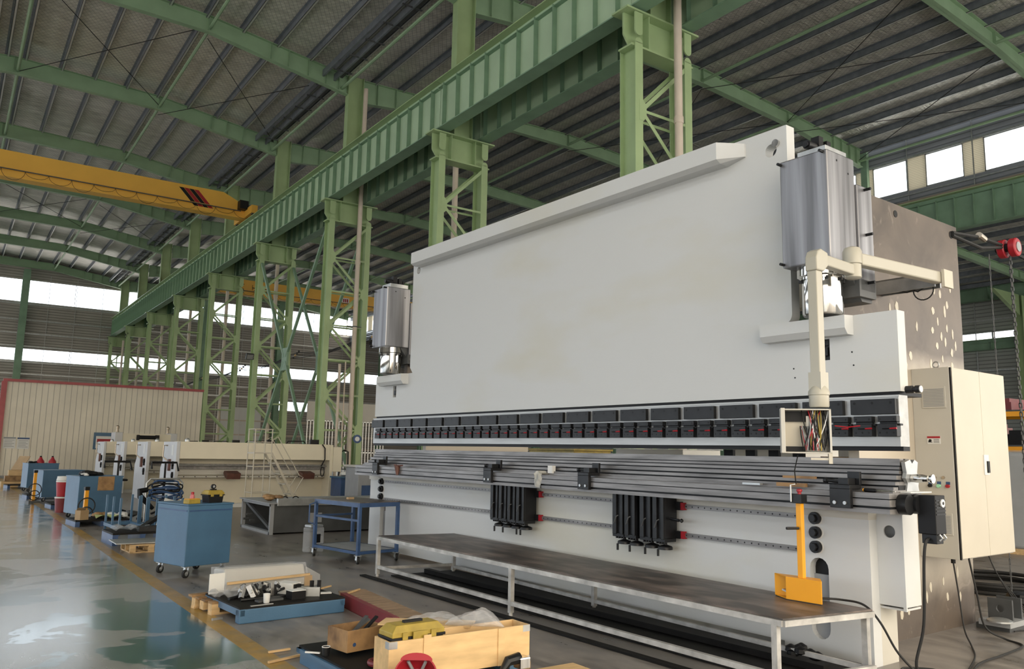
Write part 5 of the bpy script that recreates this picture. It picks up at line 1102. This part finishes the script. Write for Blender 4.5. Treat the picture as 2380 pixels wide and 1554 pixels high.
# slats and red channel on the floor
slats = thing('slat_crate_top', 'row of brown wooden slats lying like a ramp beside the red steel channel', 'slats', (3.62, 7.55, 0), math.radians(-4))
b = MB(); b.box(-.0, .28, -.75, .95, .05, .06); b.build('backing', 'woodd', slats)
for k in range(13): b = MB(); b.box(-.02, .28, -.75 + .13 * k, -.63 + .13 * k, .06, .075); b.build('slat', 'slat', slats)
b = MB(); b.box(0, .03, -.75, .95, 0, .05); b.box(.25, .28, -.75, .95, 0, .05); b.build('batten', 'wood', slats)
t = thing('red_channel', 'dark red primed steel channel standing on edge along the wooden slats', 'channel', (3.48, 7.45, 0), math.radians(-4))
b = MB(); b.box(-.01, .0, -.78, .62, .0, .12); b.box(-.01, .05, -.78, .62, .12, .128); b.box(-.01, .05, -.78, .62, 0, .008); b.build('channel', 'rust', t)
for x, y, a, ln, lb_ in ((3.45, 8.6, .6, .3, 'thin pale stick lying behind the blue pallet, toward the tank'), (3.62, 8.2, .7, .35, 'thin pale stick lying on the far end of the slats'), (2.25, 6.5, .1, .18, 'thin white stick on the floor left of the near pallet'), (2.15, 6.2, .3, .35, 'long thin stick on the floor left of the near pallet, closest to the camera')):
    b = MB(); b.bar((x, y, .012 if x < 3 else .085), (x + ln * math.cos(a), y + ln * math.sin(a), .012 if x < 3 else .085), .02, .015); single(b, 'wood_stick', 'wood', lb_, 'stick', 'thin sticks on the floor')
# near pallet with boxes
P2 = thing('steel_pallet', 'blue pallet with a dirty black mat in the foreground, carrying the boxes', 'pallet', (2.39, 5.0, 0), math.radians(2))
b = MB(); b.box(0, 1.3, 0, 1.12, .115, .13); b.build('mat', 'dirt_and_pit', P2)
for x in (.0, .5, 1.15): b = MB(); b.box(x, x + .11, 0, 1.1, 0, .1); b.build('runner', 'blue', P2, bevel=.006)
b = MB(); b.box(-.02, 1.3, 1.06, 1.12, .08, .115); b.box(-.02, .03, 0, 1.12, .085, .115); b.build('edge_rail', 'blue', P2)
def crate(q, w, d, h, mt='ply', th=.015, corners=True):
    for nm_, a in (('long_side', (0, w, 0, th)), ('long_side', (0, w, d - th, d)), ('short_side', (0, th, th, d - th)), ('short_side', (w - th, w, th, d - th))):
        b = MB(); b.box(a[0], a[1], a[2], a[3], 0, h); b.build(nm_, mt, q, bevel=.002)
    b = MB(); b.box(th, w - th, th, d - th, 0, .01); b.build('bottom', mt, q)
    if corners:
        for x in (0, w):
            for z in ((h - .045, h), (0, .04)):
                s = 1 if x == 0 else -1; b = MB(); b.box(x, x + s * .06, -.002, 0, z[0], z[1]); b.box(x - s * .002, x, 0, .05, z[0], z[1]); b.build('corner_bracket', 'galv', q)
CR = thing('plywood_crate', 'long open plywood crate with steel corner brackets at the bottom of the picture', 'crate', (2.46, 4.85, .13), 0)
crate(CR, 1.115, .215, .25)
for x in (.25, .84): b = MB(); b.box(x, x + .055, -.008, 0, 0, .27 if x < .5 else .25); b.build('batten', 'ply', CR)
SB = thing('wooden_box', 'small oil-stained open wooden box on the near pallet, left of the toolbox', 'box', (2.50, 5.58, .16), math.radians(10))
crate(SB, .34, .26, .15, 'woodd', .012, False)
b = MB(); b.cyl((.06, -.002, .05), (.06, 0, .05), .014, 14); b.build('round_mark', 'blued', SB)
for k, (x0, y0, z0, x1, y1, z1) in enumerate(((.04, .12, .03, .3, .2, .19), (.08, .08, .03, .32, .1, .2), (.03, .18, .03, .28, .14, .18), (.12, .2, .03, .33, .06, .15))):
    a = TL(SB, x0, y0, .16 + z0); c = TL(SB, x1, y1, .16 + z1); b = MB(); b.bar(a, c, .03, .012); single(b, 'flat_iron', ['dgrey', 'black', 'dgrey', 'woodd'][k], 'dark flat iron strip lying aslant in the oily wooden box', 'strip', 'flat iron strips in the wooden box')
TB2 = thing('toolbox', 'wide black toolbox with a worn yellow lid standing in the front left of the crate', 'toolbox', TL(CR, .23, .125, .255), math.radians(3)); toolbox(TB2, .39, .17, .21, latches=2)
b = MB(); b.box(-.055, .055, -.112, -.1, .09, .17); b.build('centre_latch', 'ystain', TB2, bevel=.003)
# film bags
def bag(name, lb_, c, a, L, W, H, seed):
    r = random.Random(seed); b = MB(); n, mN = 16, 14; ph = [r.uniform(0, 6) for _ in range(6)]; vs_ = []; fs = []
    ca_, sa_ = math.cos(a), math.sin(a)
    for i in range(n + 1):
        u = i / n; env = max(.06, math.sin(PI * min(1, u * 1.02 + .0)) ** .6)
        for j in range(mN):
            th = 2 * PI * j / mN; k = 1 + .16 * math.sin(3 * th + ph[0] + 5 * u) + .12 * math.sin(5 * th + 11 * u + ph[1]) + .06 * r.uniform(-1, 1)
            y = W * env * math.cos(th) * k; z = max(0, H * env * (.5 + .5 * math.sin(th)) * k * (1 + .2 * math.sin(7 * u + ph[2]))); x = (u - .5) * L
            vs_.append((c[0] + x * ca_ - y * sa_, c[1] + x * sa_ + y * ca_, c[2] + z))
    for i in range(n):
        for j in range(mN): fs.append((i * mN + j, i * mN + (j + 1) % mN, (i + 1) * mN + (j + 1) % mN, (i + 1) * mN + j))
    b.add(vs_, fs); return single(b, name, 'film', lb_, 'plastic bag', None, True)
bag('film_bag', 'crumpled clear plastic bag lying behind the crate, the left one', (3.03, 5.28, .36), -.55, .46, .09, .075, 3)
bag('film_bag', 'crumpled clear plastic bag bulging over the crate edge, the right one', (3.20, 5.0, .38), -.7, .42, .09, .10, 6)
b = MB(); b.bar((2.75, 5.55, .36), (3.25, 5.1, .37), .22, .01); single(b, 'loose_board', 'ply', 'thin plywood board lying under the plastic bags behind the toolbox', 'board')
b = MB(); b.box(2.95, 3.2, 5.18, 5.5, 0, .355); single(b, 'wooden_block', 'woodd', 'dark wooden crate block supporting the plastic bags', 'block')
# red helmet upside down
t = thing('safety_helmet', 'red safety helmet lying upside down in front of the plywood crate', 'helmet', (2.55, 4.62, .02), .4)
b = MB(); prof = [(.02, 0), (.07, .01), (.105, .05), (.115, .1), (.12, .13), (.112, .13), (.105, .1), (.095, .055), (.06, .02), (.02, .015)]
vs_ = []; fs = []; sg = 28
for r_, z in prof: vs_ += [(r_ * 1.12 * math.cos(2 * PI * k / sg), r_ * math.sin(2 * PI * k / sg), z) for k in range(sg)]
for i in range(len(prof) - 1):
    for k in range(sg): fs.append((i * sg + k, i * sg + (k + 1) % sg, (i + 1) * sg + (k + 1) % sg, (i + 1) * sg + k))
b.add(vs_, fs); sh_ = b.build('shell', 'red', t, True); HR = Vector((-.72, -.45, .42)).to_track_quat('Z', 'Y').to_euler(); sh_.rotation_euler = HR; sh_.location = (0, .0, .02)
b = MB(); b.prism([(.10 * math.cos(a), .045 * math.sin(a) + .085) for a in [PI * i / 12 for i in range(13)]], 2, .128, .134); br = b.build('peak', 'red', t); br.rotation_euler = HR; br.location = (0, .0, .02)
for k in range(3):
    a = k * PI / 3; b = MB(); b.tube([(.11 * math.cos(a), .1 * math.sin(a), .1), (.05 * math.cos(a), .05 * math.sin(a), .035), (-.05 * math.cos(a), -.05 * math.sin(a), .035), (-.11 * math.cos(a), -.1 * math.sin(a), .1)], .01, 6); w_ = b.build('harness_strap', 'grey', t, True); w_.rotation_euler = HR; w_.location = (0, .0, .02)
t.location = (2.585, 4.69, .155)
b = MB(); b.box(2.45, 2.85, 4.5, 4.8, 0, .13); b.box(2.44, 2.86, 4.49, 4.81, .13, .145); single(b, 'tool_case', 'dgrey', 'dark tool case on the floor under the red helmet', 'case')
t = thing('cup', 'small dark cup with a white rim on the black mat of the near pallet', 'cup', (2.40, 5.72, .13)); b = MB(); b.lathe([(.025, 0), (.03, .06), (.026, .06), (.02, .005)], seg=16); b.build('cup', 'black', t, True); b = MB(); b.torus((0, 0, .06), .029, .003, 2, 18, 6); b.build('rim', 'paper', t)
b = MB(); b.bar((2.30, 5.86, .137), (2.38, 5.78, .137), .015, .01); single(b, 'white_stick', 'paper', 'short white stick beside the dark cup on the near pallet', 'stick')
b = MB(); b.torus((2.62, 5.28, .15), .075, .02, 2, 24, 8); single(b, 'brown_ring', 'rust', 'rusty brown ring lying on the mat under the small wooden box', 'ring', smooth=True)
t = thing('gas_fitting', 'black and chrome machine part at the bottom edge right of the crate', 'machine part', (3.35, 4.72, .13)); b = MB(); b.tube([(-.1, 0, .0), (-.05, 0, .06), (.03, 0, .07), (.08, 0, .02)], [.02, .035, .04, .02], 10); b.build('body', 'black', t, True); b = MB(); b.box(.02, .11, -.05, .04, .0, .08); b.build('block', 'chrome', t, bevel=.01)
b = MB(); b.box(3.5, 4.1, 4.45, 5.0, 0, .02); single(b, 'floor_board', 'ply', 'thin plywood sheet on the floor right of the crate', 'board')
# -------- far blue carts in a row along the yellow line
def fcart(x, y, rz, w, d, h, lb_, z0=.12):
    t = thing('blue_cart', lb_, 'cart', (x, y, 0), rz, 'blue steel carts along the yellow line'); b = MB()
    b.box(0, w, 0, d, z0, h); b.build('body', 'blue', t, bevel=.01); b = MB(); b.box(-.01, w + .01, -.01, d + .01, h - .015, h + .01); b.build('top_edge', 'blue', t)
    for xx in (.08, w - .08):
        for yy in (.08, d - .08): caster(t, xx, yy, z0, .05)
    return t
f1 = fcart(2.47, 19.7, math.radians(12), .90, .8, .9, 'blue steel cart with a brown hatch and an orange post before it', .1)
b = MB(); b.box(.38, .72, -.012, 0, .6, .9); b.build('brown_hatch', 'woodd', f1)
f2 = fcart(2.34, 25.9, math.radians(12), 1.08, .8, .85, 'plain blue steel cart between the hatch cart and the farthest cart')
f3 = fcart(2.38, 31.4, math.radians(8), .92, .8, .92, 'farthest blue steel cart with two red tools on top')
for k, x in enumerate((2.75, 3.1)):
    q = thing('red_tool', ['left red tool on top of the farthest blue cart', 'right red tool on top of the farthest blue cart'][k], 'tool', (x, 31.8, .93)); b = MB(); b.lathe([(.12, 0), (.12, .06), (.05, .16), (.04, .2)], seg=12); b.build('body', 'red', q, True); b = MB(); b.box(-.03, .03, -.03, .03, .2, .24); b.build('knob', 'blackp', q)
blob('black_rag', 'blackp', 'black rags heaped on top of the hatch cart', 'rag', (2.75, 20.15, .93), (.2, .15, .03), 21)
blob('white_rag', 'paper', 'white cloth bunched on the left end of the hatch cart', 'rag', (2.56, 19.85, .93), (.05, .05, .03), 22, 4)
blob('black_rag', 'blackp', 'black rags on the left end of the farthest cart', 'rag', (2.55, 31.7, .94), (.1, .1, .03), 23, 5)
def pump(x, y, h, lb_, cable_):
    t = thing('orange_pedestal', lb_, 'pedestal', (x, y, 0), .2, 'orange pedal posts in the background'); b = MB(); b.box(-.036, .036, -.036, .036, .05, h); b.build('post', 'orange', t, bevel=.005)
    b = MB(); b.box(-.045, .045, -.045, .045, h, h + .07); b.build('switch_box', 'blackp', t); b = MB(); b.box(-.14, .14, -.14, .14, 0, .05); b.build('base', 'dgrey', t)
    b = MB()
    for r_, z in ((.2, .35), (.16, .2)): b.torus((0, -.07, z), r_ * .8, .012, 1, 20, 6)
    b.build('cable_coil', 'rubber', t); return t
pump(2.50, 18.75, .66, 'orange pedal post with a black cable coil standing before the hatch cart', 1); pump(2.13, 25.6, .80, 'far orange pedal post standing before the farthest blue cart', 1)
def bucket(x, y, z, lb_, mt='red'):
    t = thing('bucket', lb_, 'bucket', (x, y, z), 0, 'stacked buckets beside the hatch cart'); b = MB(); b.lathe([(.13, 0), (.16, .33), (.15, .33), (.12, .02)], seg=18); b.build('body', mt, t, True); b = MB(); b.lathe([(.165, .33), (.165, .36), (.155, .36)], seg=18); b.build('rim', 'paper', t, True); return t
bucket(2.42, 21.9, 0, 'dark red bucket standing on the floor left of the hatch cart', 'rust'); bucket(2.42, 21.9, .37, 'bright red bucket stacked on the dark red one')
t = thing('white_lid_stack', 'white lids stacked on top of the two red buckets', 'lids', (2.42, 21.9, .735)); b = MB(); b.lathe([(.16, 0), (.16, .04), (.15, .045), (.15, .09), (.14, .1)], seg=18); b.build('lids', 'paper', t, True)
def spal(x, y, w, d, lb_, rz=0, z=0, mt='blued', g_='low dark pallets in the background', h=.13):
    t = thing('low_pallet', lb_, 'pallet', (x, y, z), rz, g_); b = MB(); b.box(0, w, 0, d, h - .03, h); b.build('deck', mt if mt != 'blued' else 'dirt_and_pit', t)
    for xx in (0, w / 2 - .04, w - .08): b = MB(); b.box(xx, xx + .08, 0, d, 0, h - .03); b.build('runner', mt, t)
    return t
spal(2.24, 17.9, 1.0, .8, 'low blue pallet carrying a cardboard box and cloths before the hatch cart', .1)
spal(2.3, 22.9, .9, .7, 'low blue pallet beside the red buckets', .1); spal(2.1, 27.2, .9, .7, 'low blue pallet before the middle blue cart\'s far side', .1); spal(1.98, 33.6, 1.0, .8, 'low blue pallet beyond the farthest cart', .1)
q = thing('cardboard_box', 'tilted open cardboard box on the pallet before the hatch cart', 'box', (2.36, 18.05, .13), .5); b = MB(); b.box(-.09, .09, -.08, .08, 0, .19); b.build('body', 'card', q); b = MB(); b.bar((-.09, -.08, .19), (-.12, -.16, .24), .16, .005); b.build('flap', 'card', q)
sheet('green_cloth', mat('lime_cloth', (.45, .5, .22), .8, var=.3, scale=9), 'crumpled yellow-green cloth on the pallet before the hatch cart', 'cloth', lambda u, v: (2.6 + .45 * u, 17.95 + .4 * v, .15 + .06 * abs(math.sin(5 * u + 2 * v))), 8, 8)
blob('brown_rag', 'woodd', 'brown rags heaped behind the yellow-green cloth', 'rag', (2.8, 18.4, .17), (.15, .1, .05), 31, 6)
blob('white_rag', 'paper', 'white crumpled cloth right of the yellow-green cloth', 'rag', (3.05, 18.3, .16), (.13, .1, .04), 32, 6)
blob('dark_rag', 'dgrey', 'dark heap of cloth at the right end of the hatch cart pallet', 'rag', (3.3, 18.5, .16), (.2, .12, .05), 33, 6)
q = thing('wooden_crates', 'stack of brown wooden crates at the left of the farthest blue cart', 'crates', (2.2, 35.2, 0), 0)
for k in range(3): b = MB(); b.box(-.35 + .1 * k, .3, -.3, .3, .2 * k, .2 * k + .19); b.build('crate', 'woodd' if k % 2 else 'wood', q)
b = MB(); b.bar((.1, 0, .6), (.35, .2, 1.1), .5, .02); b.build('leaning_panel', 'card', q)
# post racks
def rack(x, y, rz, lb_):
    t = thing('post_rack', lb_, 'rack', (x, y, 0), rz, 'low blue racks with upright posts'); b = MB()
    b.box(0, .5, 0, .06, .1, .16); b.box(0, .5, 1.1, 1.16, .1, .16); b.box(0, .05, 0, 1.16, .1, .16); b.box(.45, .5, 0, 1.16, .1, .16); b.build('base_frame', 'blue', t)
    for xx in (.03, .47):
        for yy in (.03, .58, 1.13): b = MB(); b.box(xx - .017, xx + .017, yy - .017, yy + .017, 0, .66); b.build('upright', 'blue', t)
    return t
rack(2.66, 15.9, .05, 'blue post rack, left one, before the coil trolley'); rack(3.2, 15.6, .05, 'blue post rack, right one, beside the leaning steel plate')
b = MB(); b.obox((3.35, 15.0, .36), (.42, .02, .62), Matrix.Rotation(-.35, 3, 'X') @ Matrix.Rotation(.3, 3, 'Y')); single(b, 'steel_sheet', 'galv', 'grey steel sheet leaning against the blue post rack', 'sheet')
t = thing('coil_trolley', 'grey hand trolley loaded with a big tangle of dark blue hose', 'trolley', (3.75, 17.6, 0), .1)
b = MB(); b.tube([(-.35, 0, .1), (-.35, 0, .85), (-.28, 0, .93), (.28, 0, .93), (.35, 0, .85), (.35, 0, .1)], .018, 8); b.build('frame', 'galv', t, True)
b = MB(); b.box(-.35, .35, -.1, .5, .1, .14); b.build('deck', 'blackp', t)
for x in (-.3, .3): caster(t, x, 0, .1, .045); caster(t, x, .42, .1, .045)
rq = random.Random(9)
for k in range(9):
    b = MB(); pts = []; A, Bz, oz = rq.uniform(.26, .38), rq.uniform(.05, .12), rq.uniform(.55, .85); p0 = rq.uniform(0, 6)
    for i in range(25): a = 2 * PI * i / 24; pts.append((A * math.cos(a), -.08 + .06 * math.sin(2 * a + p0), oz + Bz * math.sin(a) + .02 * math.sin(3 * a + p0)))
    b.tube(pts, .016, 6); b.build('hose_loop', 'blued' if k % 3 else 'blackp', t, True)
b = MB(); b.tube([(-.35, -.05, .72), (-.5, -.1, .7), (-.48, -.08, .6), (-.2, 0, .35)], [.05, .06, .06, .04], 8); b.build('black_arm', 'blackp', t, True)
# desk chair-like black stands behind
for x, y, lb_ in ((3.45, 21.2, 'black swivel stool frame before the second shearing machine'), (4.35, 20.5, 'black upholstered stool before the nearest grey end plate')):
    t = thing('work_stool', lb_, 'stool', (x, y, 0), 0, 'black work stools among the machines'); b = MB(); b.cyl((0, 0, .1), (0, 0, .75), .03, 10); b.build('column', 'blackp', t)
    b = MB(); b.box(-.2, .2, -.2, .2, .75, .8); b.build('seat', 'blackp', t, bevel=.02); b = MB(); b.tube([(-.3, 0, 1.05), (-.3, 0, 1.2), (.25, 0, 1.2), (.3, 0, 1.0)], .025, 8); b.bar((0, 0, .8), (0, 0, 1.2), .04); b.build('armrest', 'blackp', t, True)
    for k in range(4): a = k * PI / 2 + .4; b = MB(); b.bar((0, 0, .12), (.28 * math.cos(a), .28 * math.sin(a), .03), .04); b.build('foot', 'blackp', t)
# pallet stack before near trolley
t = thing('wood_pallet', 'pine pallet with stringers under a grey sheet, left behind the near blue trolley', 'pallet', (2.43, 13.35, 0), .05)
for x in (0, .17, .35): b = MB(); b.box(x, x + .05, 0, .6, 0, .02); b.build('skid', 'wood', t)
for y in (0, .28, .55):
    b = MB(); b.box(0, .6, y, y + .05, .1, .12); b.box(0, .6, y, y + .05, 0, .015); b.build('board', 'wood', t)
    for x in (0, .26, .52): b = MB(); b.box(x, x + .08, y, y + .05, .015, .1); b.build('block', 'wood', t)
b = MB(); b.box(2.25, 3.0, 13.45, 14.1, .125, .14); single(b, 'steel_sheet', 'galv', 'flat grey steel sheet lying on the pine pallet', 'sheet')
t = spal(2.35, 14.4, .9, .8, 'dark pallet piled with film and black parts behind the pine pallet', .05, h=.2)
sheet('plastic_film', 'film', 'crumpled clear film over the dark pallet behind the near blue trolley', 'film', lambda u, v: (2.4 + .55 * u, 14.45 + .6 * v, .23 + .06 * abs(math.sin(8 * u)) * abs(math.cos(6 * v))), 10, 10)
b = MB(); b.box(2.75, 3.05, 14.5, 14.7, .2, .28); single(b, 'black_part', 'black', 'black angular machine part on the film covered pallet, front one', 'machine part')
b = MB(); b.bar((2.85, 14.9, .22), (3.15, 15.0, .4), .12, .05); single(b, 'black_part', 'black', 'black bracket leaning on the film covered pallet, rear one', 'machine part')
# small things by the third column
t = thing('blue_container', 'blue plastic crate with white bags beside the foot of the third column', 'crate', (9.0, 21.0, 0)); b = MB(); b.box(0, 1.3, 0, .7, .3, .8); b.build('body', 'blued', t, bevel=.01); b = MB(); b.box(-.03, 1.33, -.03, .73, .8, .84); b.build('rim', 'blue', t)
b = MB(); b.box(.1, 1.2, .05, .65, 0, .3); b.build('base', 'dgrey', t)
blob('white_bag', 'paper', 'white plastic bags lying on the blue crate near the third column', 'bag', (9.5, 21.3, .9), (.25, .15, .08), 41, 6)
t = thing('grey_machine', 'grey machine with cream panels just left of the end of the press', 'machine', (8.6, 19.0, 0)); b = MB(); b.box(0, 1.2, 0, .8, 0, 1.15); b.build('body', 'grey', t, bevel=.01); b = MB(); b.box(.1, .6, -.01, 0, .3, .7); b.build('panel', 'blued', t); b = MB(); b.box(-.05, 1.25, -.05, .85, 1.15, 1.2); b.build('top', 'creamg', t)
t = thing('hand_truck', 'thin black hand truck leaning against the third column', 'hand truck', (11.4, 26.5, 0)); b = MB(); b.tube([(-.2, 0, 0), (.05, .3, 1.5), (.15, .3, 1.55), (.3, .3, 1.5), (.2, 0, 0)], .025, 6); b.build('frame', 'blackp', t); 
for z in (.4, .9): b = MB(); b.bar((-.13 + z * .1, z * .2, z), (.23, z * .2, z), .03); b.build('rung', 'blackp', t)
# things behind the press, glimpsed through its gap
for x, y, w, h, mm, nm_, lb_ in ((9.6, 5.3, 1.2, 1.62, 'card', 'plywood_case', 'brown wooden case seen through the press gap, near its right end'), (9.8, 7.0, 1.2, 1.75, 'paper', 'wrapped_case', 'white wrapped case seen through the right part of the press gap'), (9.8, 9.2, 1.6, 1.72, 'film', 'film_wrapped_stack', 'film covered stack seen through the middle of the press gap'), (9.5, 11.6, 1.4, 1.68, 'ystain', 'olive_case', 'dull yellow case seen through the press gap'), (9.8, 13.6, 1.5, 1.66, 'grey', 'grey_case', 'grey machine case seen through the press gap'), (9.8, 15.8, 1.6, 1.7, 'paper', 'white_case', 'white machine case seen through the left part of the press gap')):
    t = thing(nm_, lb_, 'case', (x, y, 0)); b = MB(); b.box(0, .9, 0, w, .1, h - .03); b.build('body', 'paper' if mm == 'film' else mm, t, bevel=.01); b = MB(); b.box(-.03, .93, -.03, w + .03, h - .03, h); b.build('lid', mm, t)
    for yy in (.1, w - .2): b = MB(); b.box(0, .9, yy, yy + .1, 0, .1); b.build('skid', 'wood', t)
for k in range(4):
    t = thing('upright_tool', 'dark pronged tool hanging behind the right part of the press gap', 'tool', tuple(MW((.9, 1.2 + .28 * k, 1.35))), 0, 'pronged tools behind the press gap')
    b = MB(); b.box(-.02, .02, -.06, .06, .22, .32); b.build('head', 'blackp', t)
    for s_ in (-1, 1): b = MB(); b.bar((0, .03 * s_, .22), (0, .05 * s_, .0), .015); b.build('prong', 'paper', t)
b = MB(); b.bar(MW((.95, 1.0, 1.33)), MW((.95, 2.4, 1.33)), .1, .03); b.bar(MW((.95, 1.0, .66)), MW((.95, 1.0, 1.33)), .05, .05); b.bar(MW((.95, 2.4, 0.0)), MW((.95, 2.4, 1.33)), .05, .05); b.bar(MW((.95, 1.0, 0.0)), MW((.95, 1.0, .7)), .05, .05); single(b, 'tool_stand', 'dgrey', 'dark stand holding the pronged tools behind the press', 'stand')
# -------- right edge: pulley, chains, rack, wrapped goods, cable coil
pc = my = None
t = thing('chain_pulley', 'red twin-disc pulley block slung from the top corner of the press side plate', 'pulley', tuple(MW((3.98, .42, 4.08))), MYAW)
for y in (-.12, .0): b = MB(); b.lathe([(.04, -.04), (.10, -.04), (.11, -.03), (.11, .03), (.10, .04), (.04, .04)], (0, 0, 0), 28); o = b.build('disc', 'red', t, True); o.rotation_euler = (PI / 2, 0, 0); o.location = (0, y, 0)
b = MB(); b.cyl((0, -.16, 0), (0, -.17, 0), .06, 20); b.build('hub_cover', 'galv', t); b = MB(); b.cyl((-.04, -.1, 0), (-.04, .06, 0), .05, 14); b.build('axle', 'blackp', t)
for k, (z0, z1) in enumerate(((.02, .03), (-.1, -.0))):
    b = MB(); b.tube([(0 - .1, -.02, z1), (-.7, -.04, z0 - .01), (-1.42, -.06, -.10 - .03 * k + .03)], .02, 7); b.build('sling_rope', 'rubber', t, True)
b = MB(); b.tube([(-.78, -.06, .02), (-.62, -.05, .0)], .035, 10); b.build('rope_sleeve', 'brass', t, True)
def chain(par, p0, p1, r, lw, name='chain_link', mt='dgrey', loc=None):
    p0, p1 = Vector(p0), Vector(p1); L = (p1 - p0).length; n = min(98, int(L / (lw * 1.45))); d = (p1 - p0) / n
    b = MB(); b.tube([(r * 1.6 * math.cos(a), 0, lw * (math.sin(a) * .42 + (.38 if math.sin(a) > 0 else -.38))) for a in [2 * PI * i / 12 + .01 for i in range(13)]], r, 6, False)
    o = b.build(name, mt, par, True)
    for k in range(n):
        q = o if k == 0 else o.copy()
        if k: C.objects.link(q); q.parent = par
        q.location = p0 + d * (k + .5); q.rotation_euler = (0, 0, PI / 2 * (k % 2)); q.scale = (1, 1, L / n / (lw * 1.45))
    return o
ch = thing('hoist_chain', 'heavy dark hoist chain hanging from the red pulley to the floor', 'chain', tuple(MW((4.05, .38, 4.0)))); chain(ch, (0, 0, 0), (0, 0, -3.99), .0085, .036)
ch2 = thing('hoist_chain', 'thin dark pull chain hanging left of the heavy hoist chain', 'chain', tuple(MW((3.78, .5, 4.0)))); chain(ch2, (0, 0, 0), (-.0, 0, -3.99), .004, .045)
b = MB(); b.tube([MW((4.1, .4, 4.08)), MW((4.8, .38, 4.02)), MW((6.2, .36, 3.9))], .022, 7); single(b, 'sling_rope', 'rubber', 'dark rope running rightward out of view from the red pulley', 'rope')
t = thing('cable_coil', 'thick black cable coiled on the floor at the right edge of the picture', 'cable coil', (11.2, 5.2, 0))
for k in range(5): b = MB(); b.torus((.05 * (k % 2), .04 * (k % 3), .022 + .024 * k), .75 - .07 * (k % 3), .02, 2, 40, 8); b.build('coil_turn', 'rubber', t, True)
blob('black_heap', 'blackp', 'small black heap of straps on the floor near the cable coil', 'straps', (10.1, 4.35, .06), (.2, .12, .05), 51, 7)
t = thing('storage_rack', 'blue and orange storage rack holding dark machine parts at the right edge', 'rack', (17.6, 7.2, 0), .04)
for x in (0, 1.2):
    for y in (0, 2.4): b = MB(); b.box(x - .05, x + .05, y - .05, y + .05, 0, 2.9); b.build('upright', 'blue', t)
for z in (1.0, 1.9, 2.6):
    b = MB(); b.box(-.04, .04, 0, 2.4, z - .1, z); b.box(1.16, 1.24, 0, 2.4, z - .1, z); b.build('beam', 'orange', t); b = MB(); b.box(-.05, 1.25, -.05, 2.45, z, z + .03); b.build('shelf', 'dgrey', t)
for k, (y, z, h_) in enumerate(((.1, 1.93, .3), (.75, 1.93, .45), (1.5, 1.93, .35), (.2, 1.03, .4), (1.2, 1.03, .5), (.4, 2.63, .25), (1.4, 2.63, .3))):
    b = MB(); b.box(17.7, 18.5, 7.25 + y, 7.25 + y + .5, z + .005, z + h_ - .08); b.box(17.75, 18.4, 7.3 + y, 7.65 + y, z + h_ - .08, z + h_); single(b, 'machine_part', ['blackp', 'rust', 'grey', 'dgrey'][k % 4], 'machine part stored on the blue and orange rack at the right edge', 'machine part', 'machine parts on the rack at the right edge')
t = thing('wrapped_bale', 'tall grey film wrapped load standing at the right edge behind the chain', 'wrapped load', (15.6, 6.2, 0), .1); b = MB(); b.box(0, 1.3, 0, 1.0, .1, 1.75); b.build('load', 'grey', t, bevel=.05); b = MB(); b.box(-.03, 1.33, -.03, 1.03, .08, 1.8); b.build('film', 'film', t, bevel=.06); b = MB(); b.box(0, 1.3, 0, 1.0, 0, .1); b.build('pallet', 'wood', t)
b = MB(); b.box(14.6, 17.8, 10.0, 10.8, 0, 2.2); single(b, 'steel_container', 'dgrey', 'dark grey container behind the wrapped load at the right edge', 'container', bevel=.03)
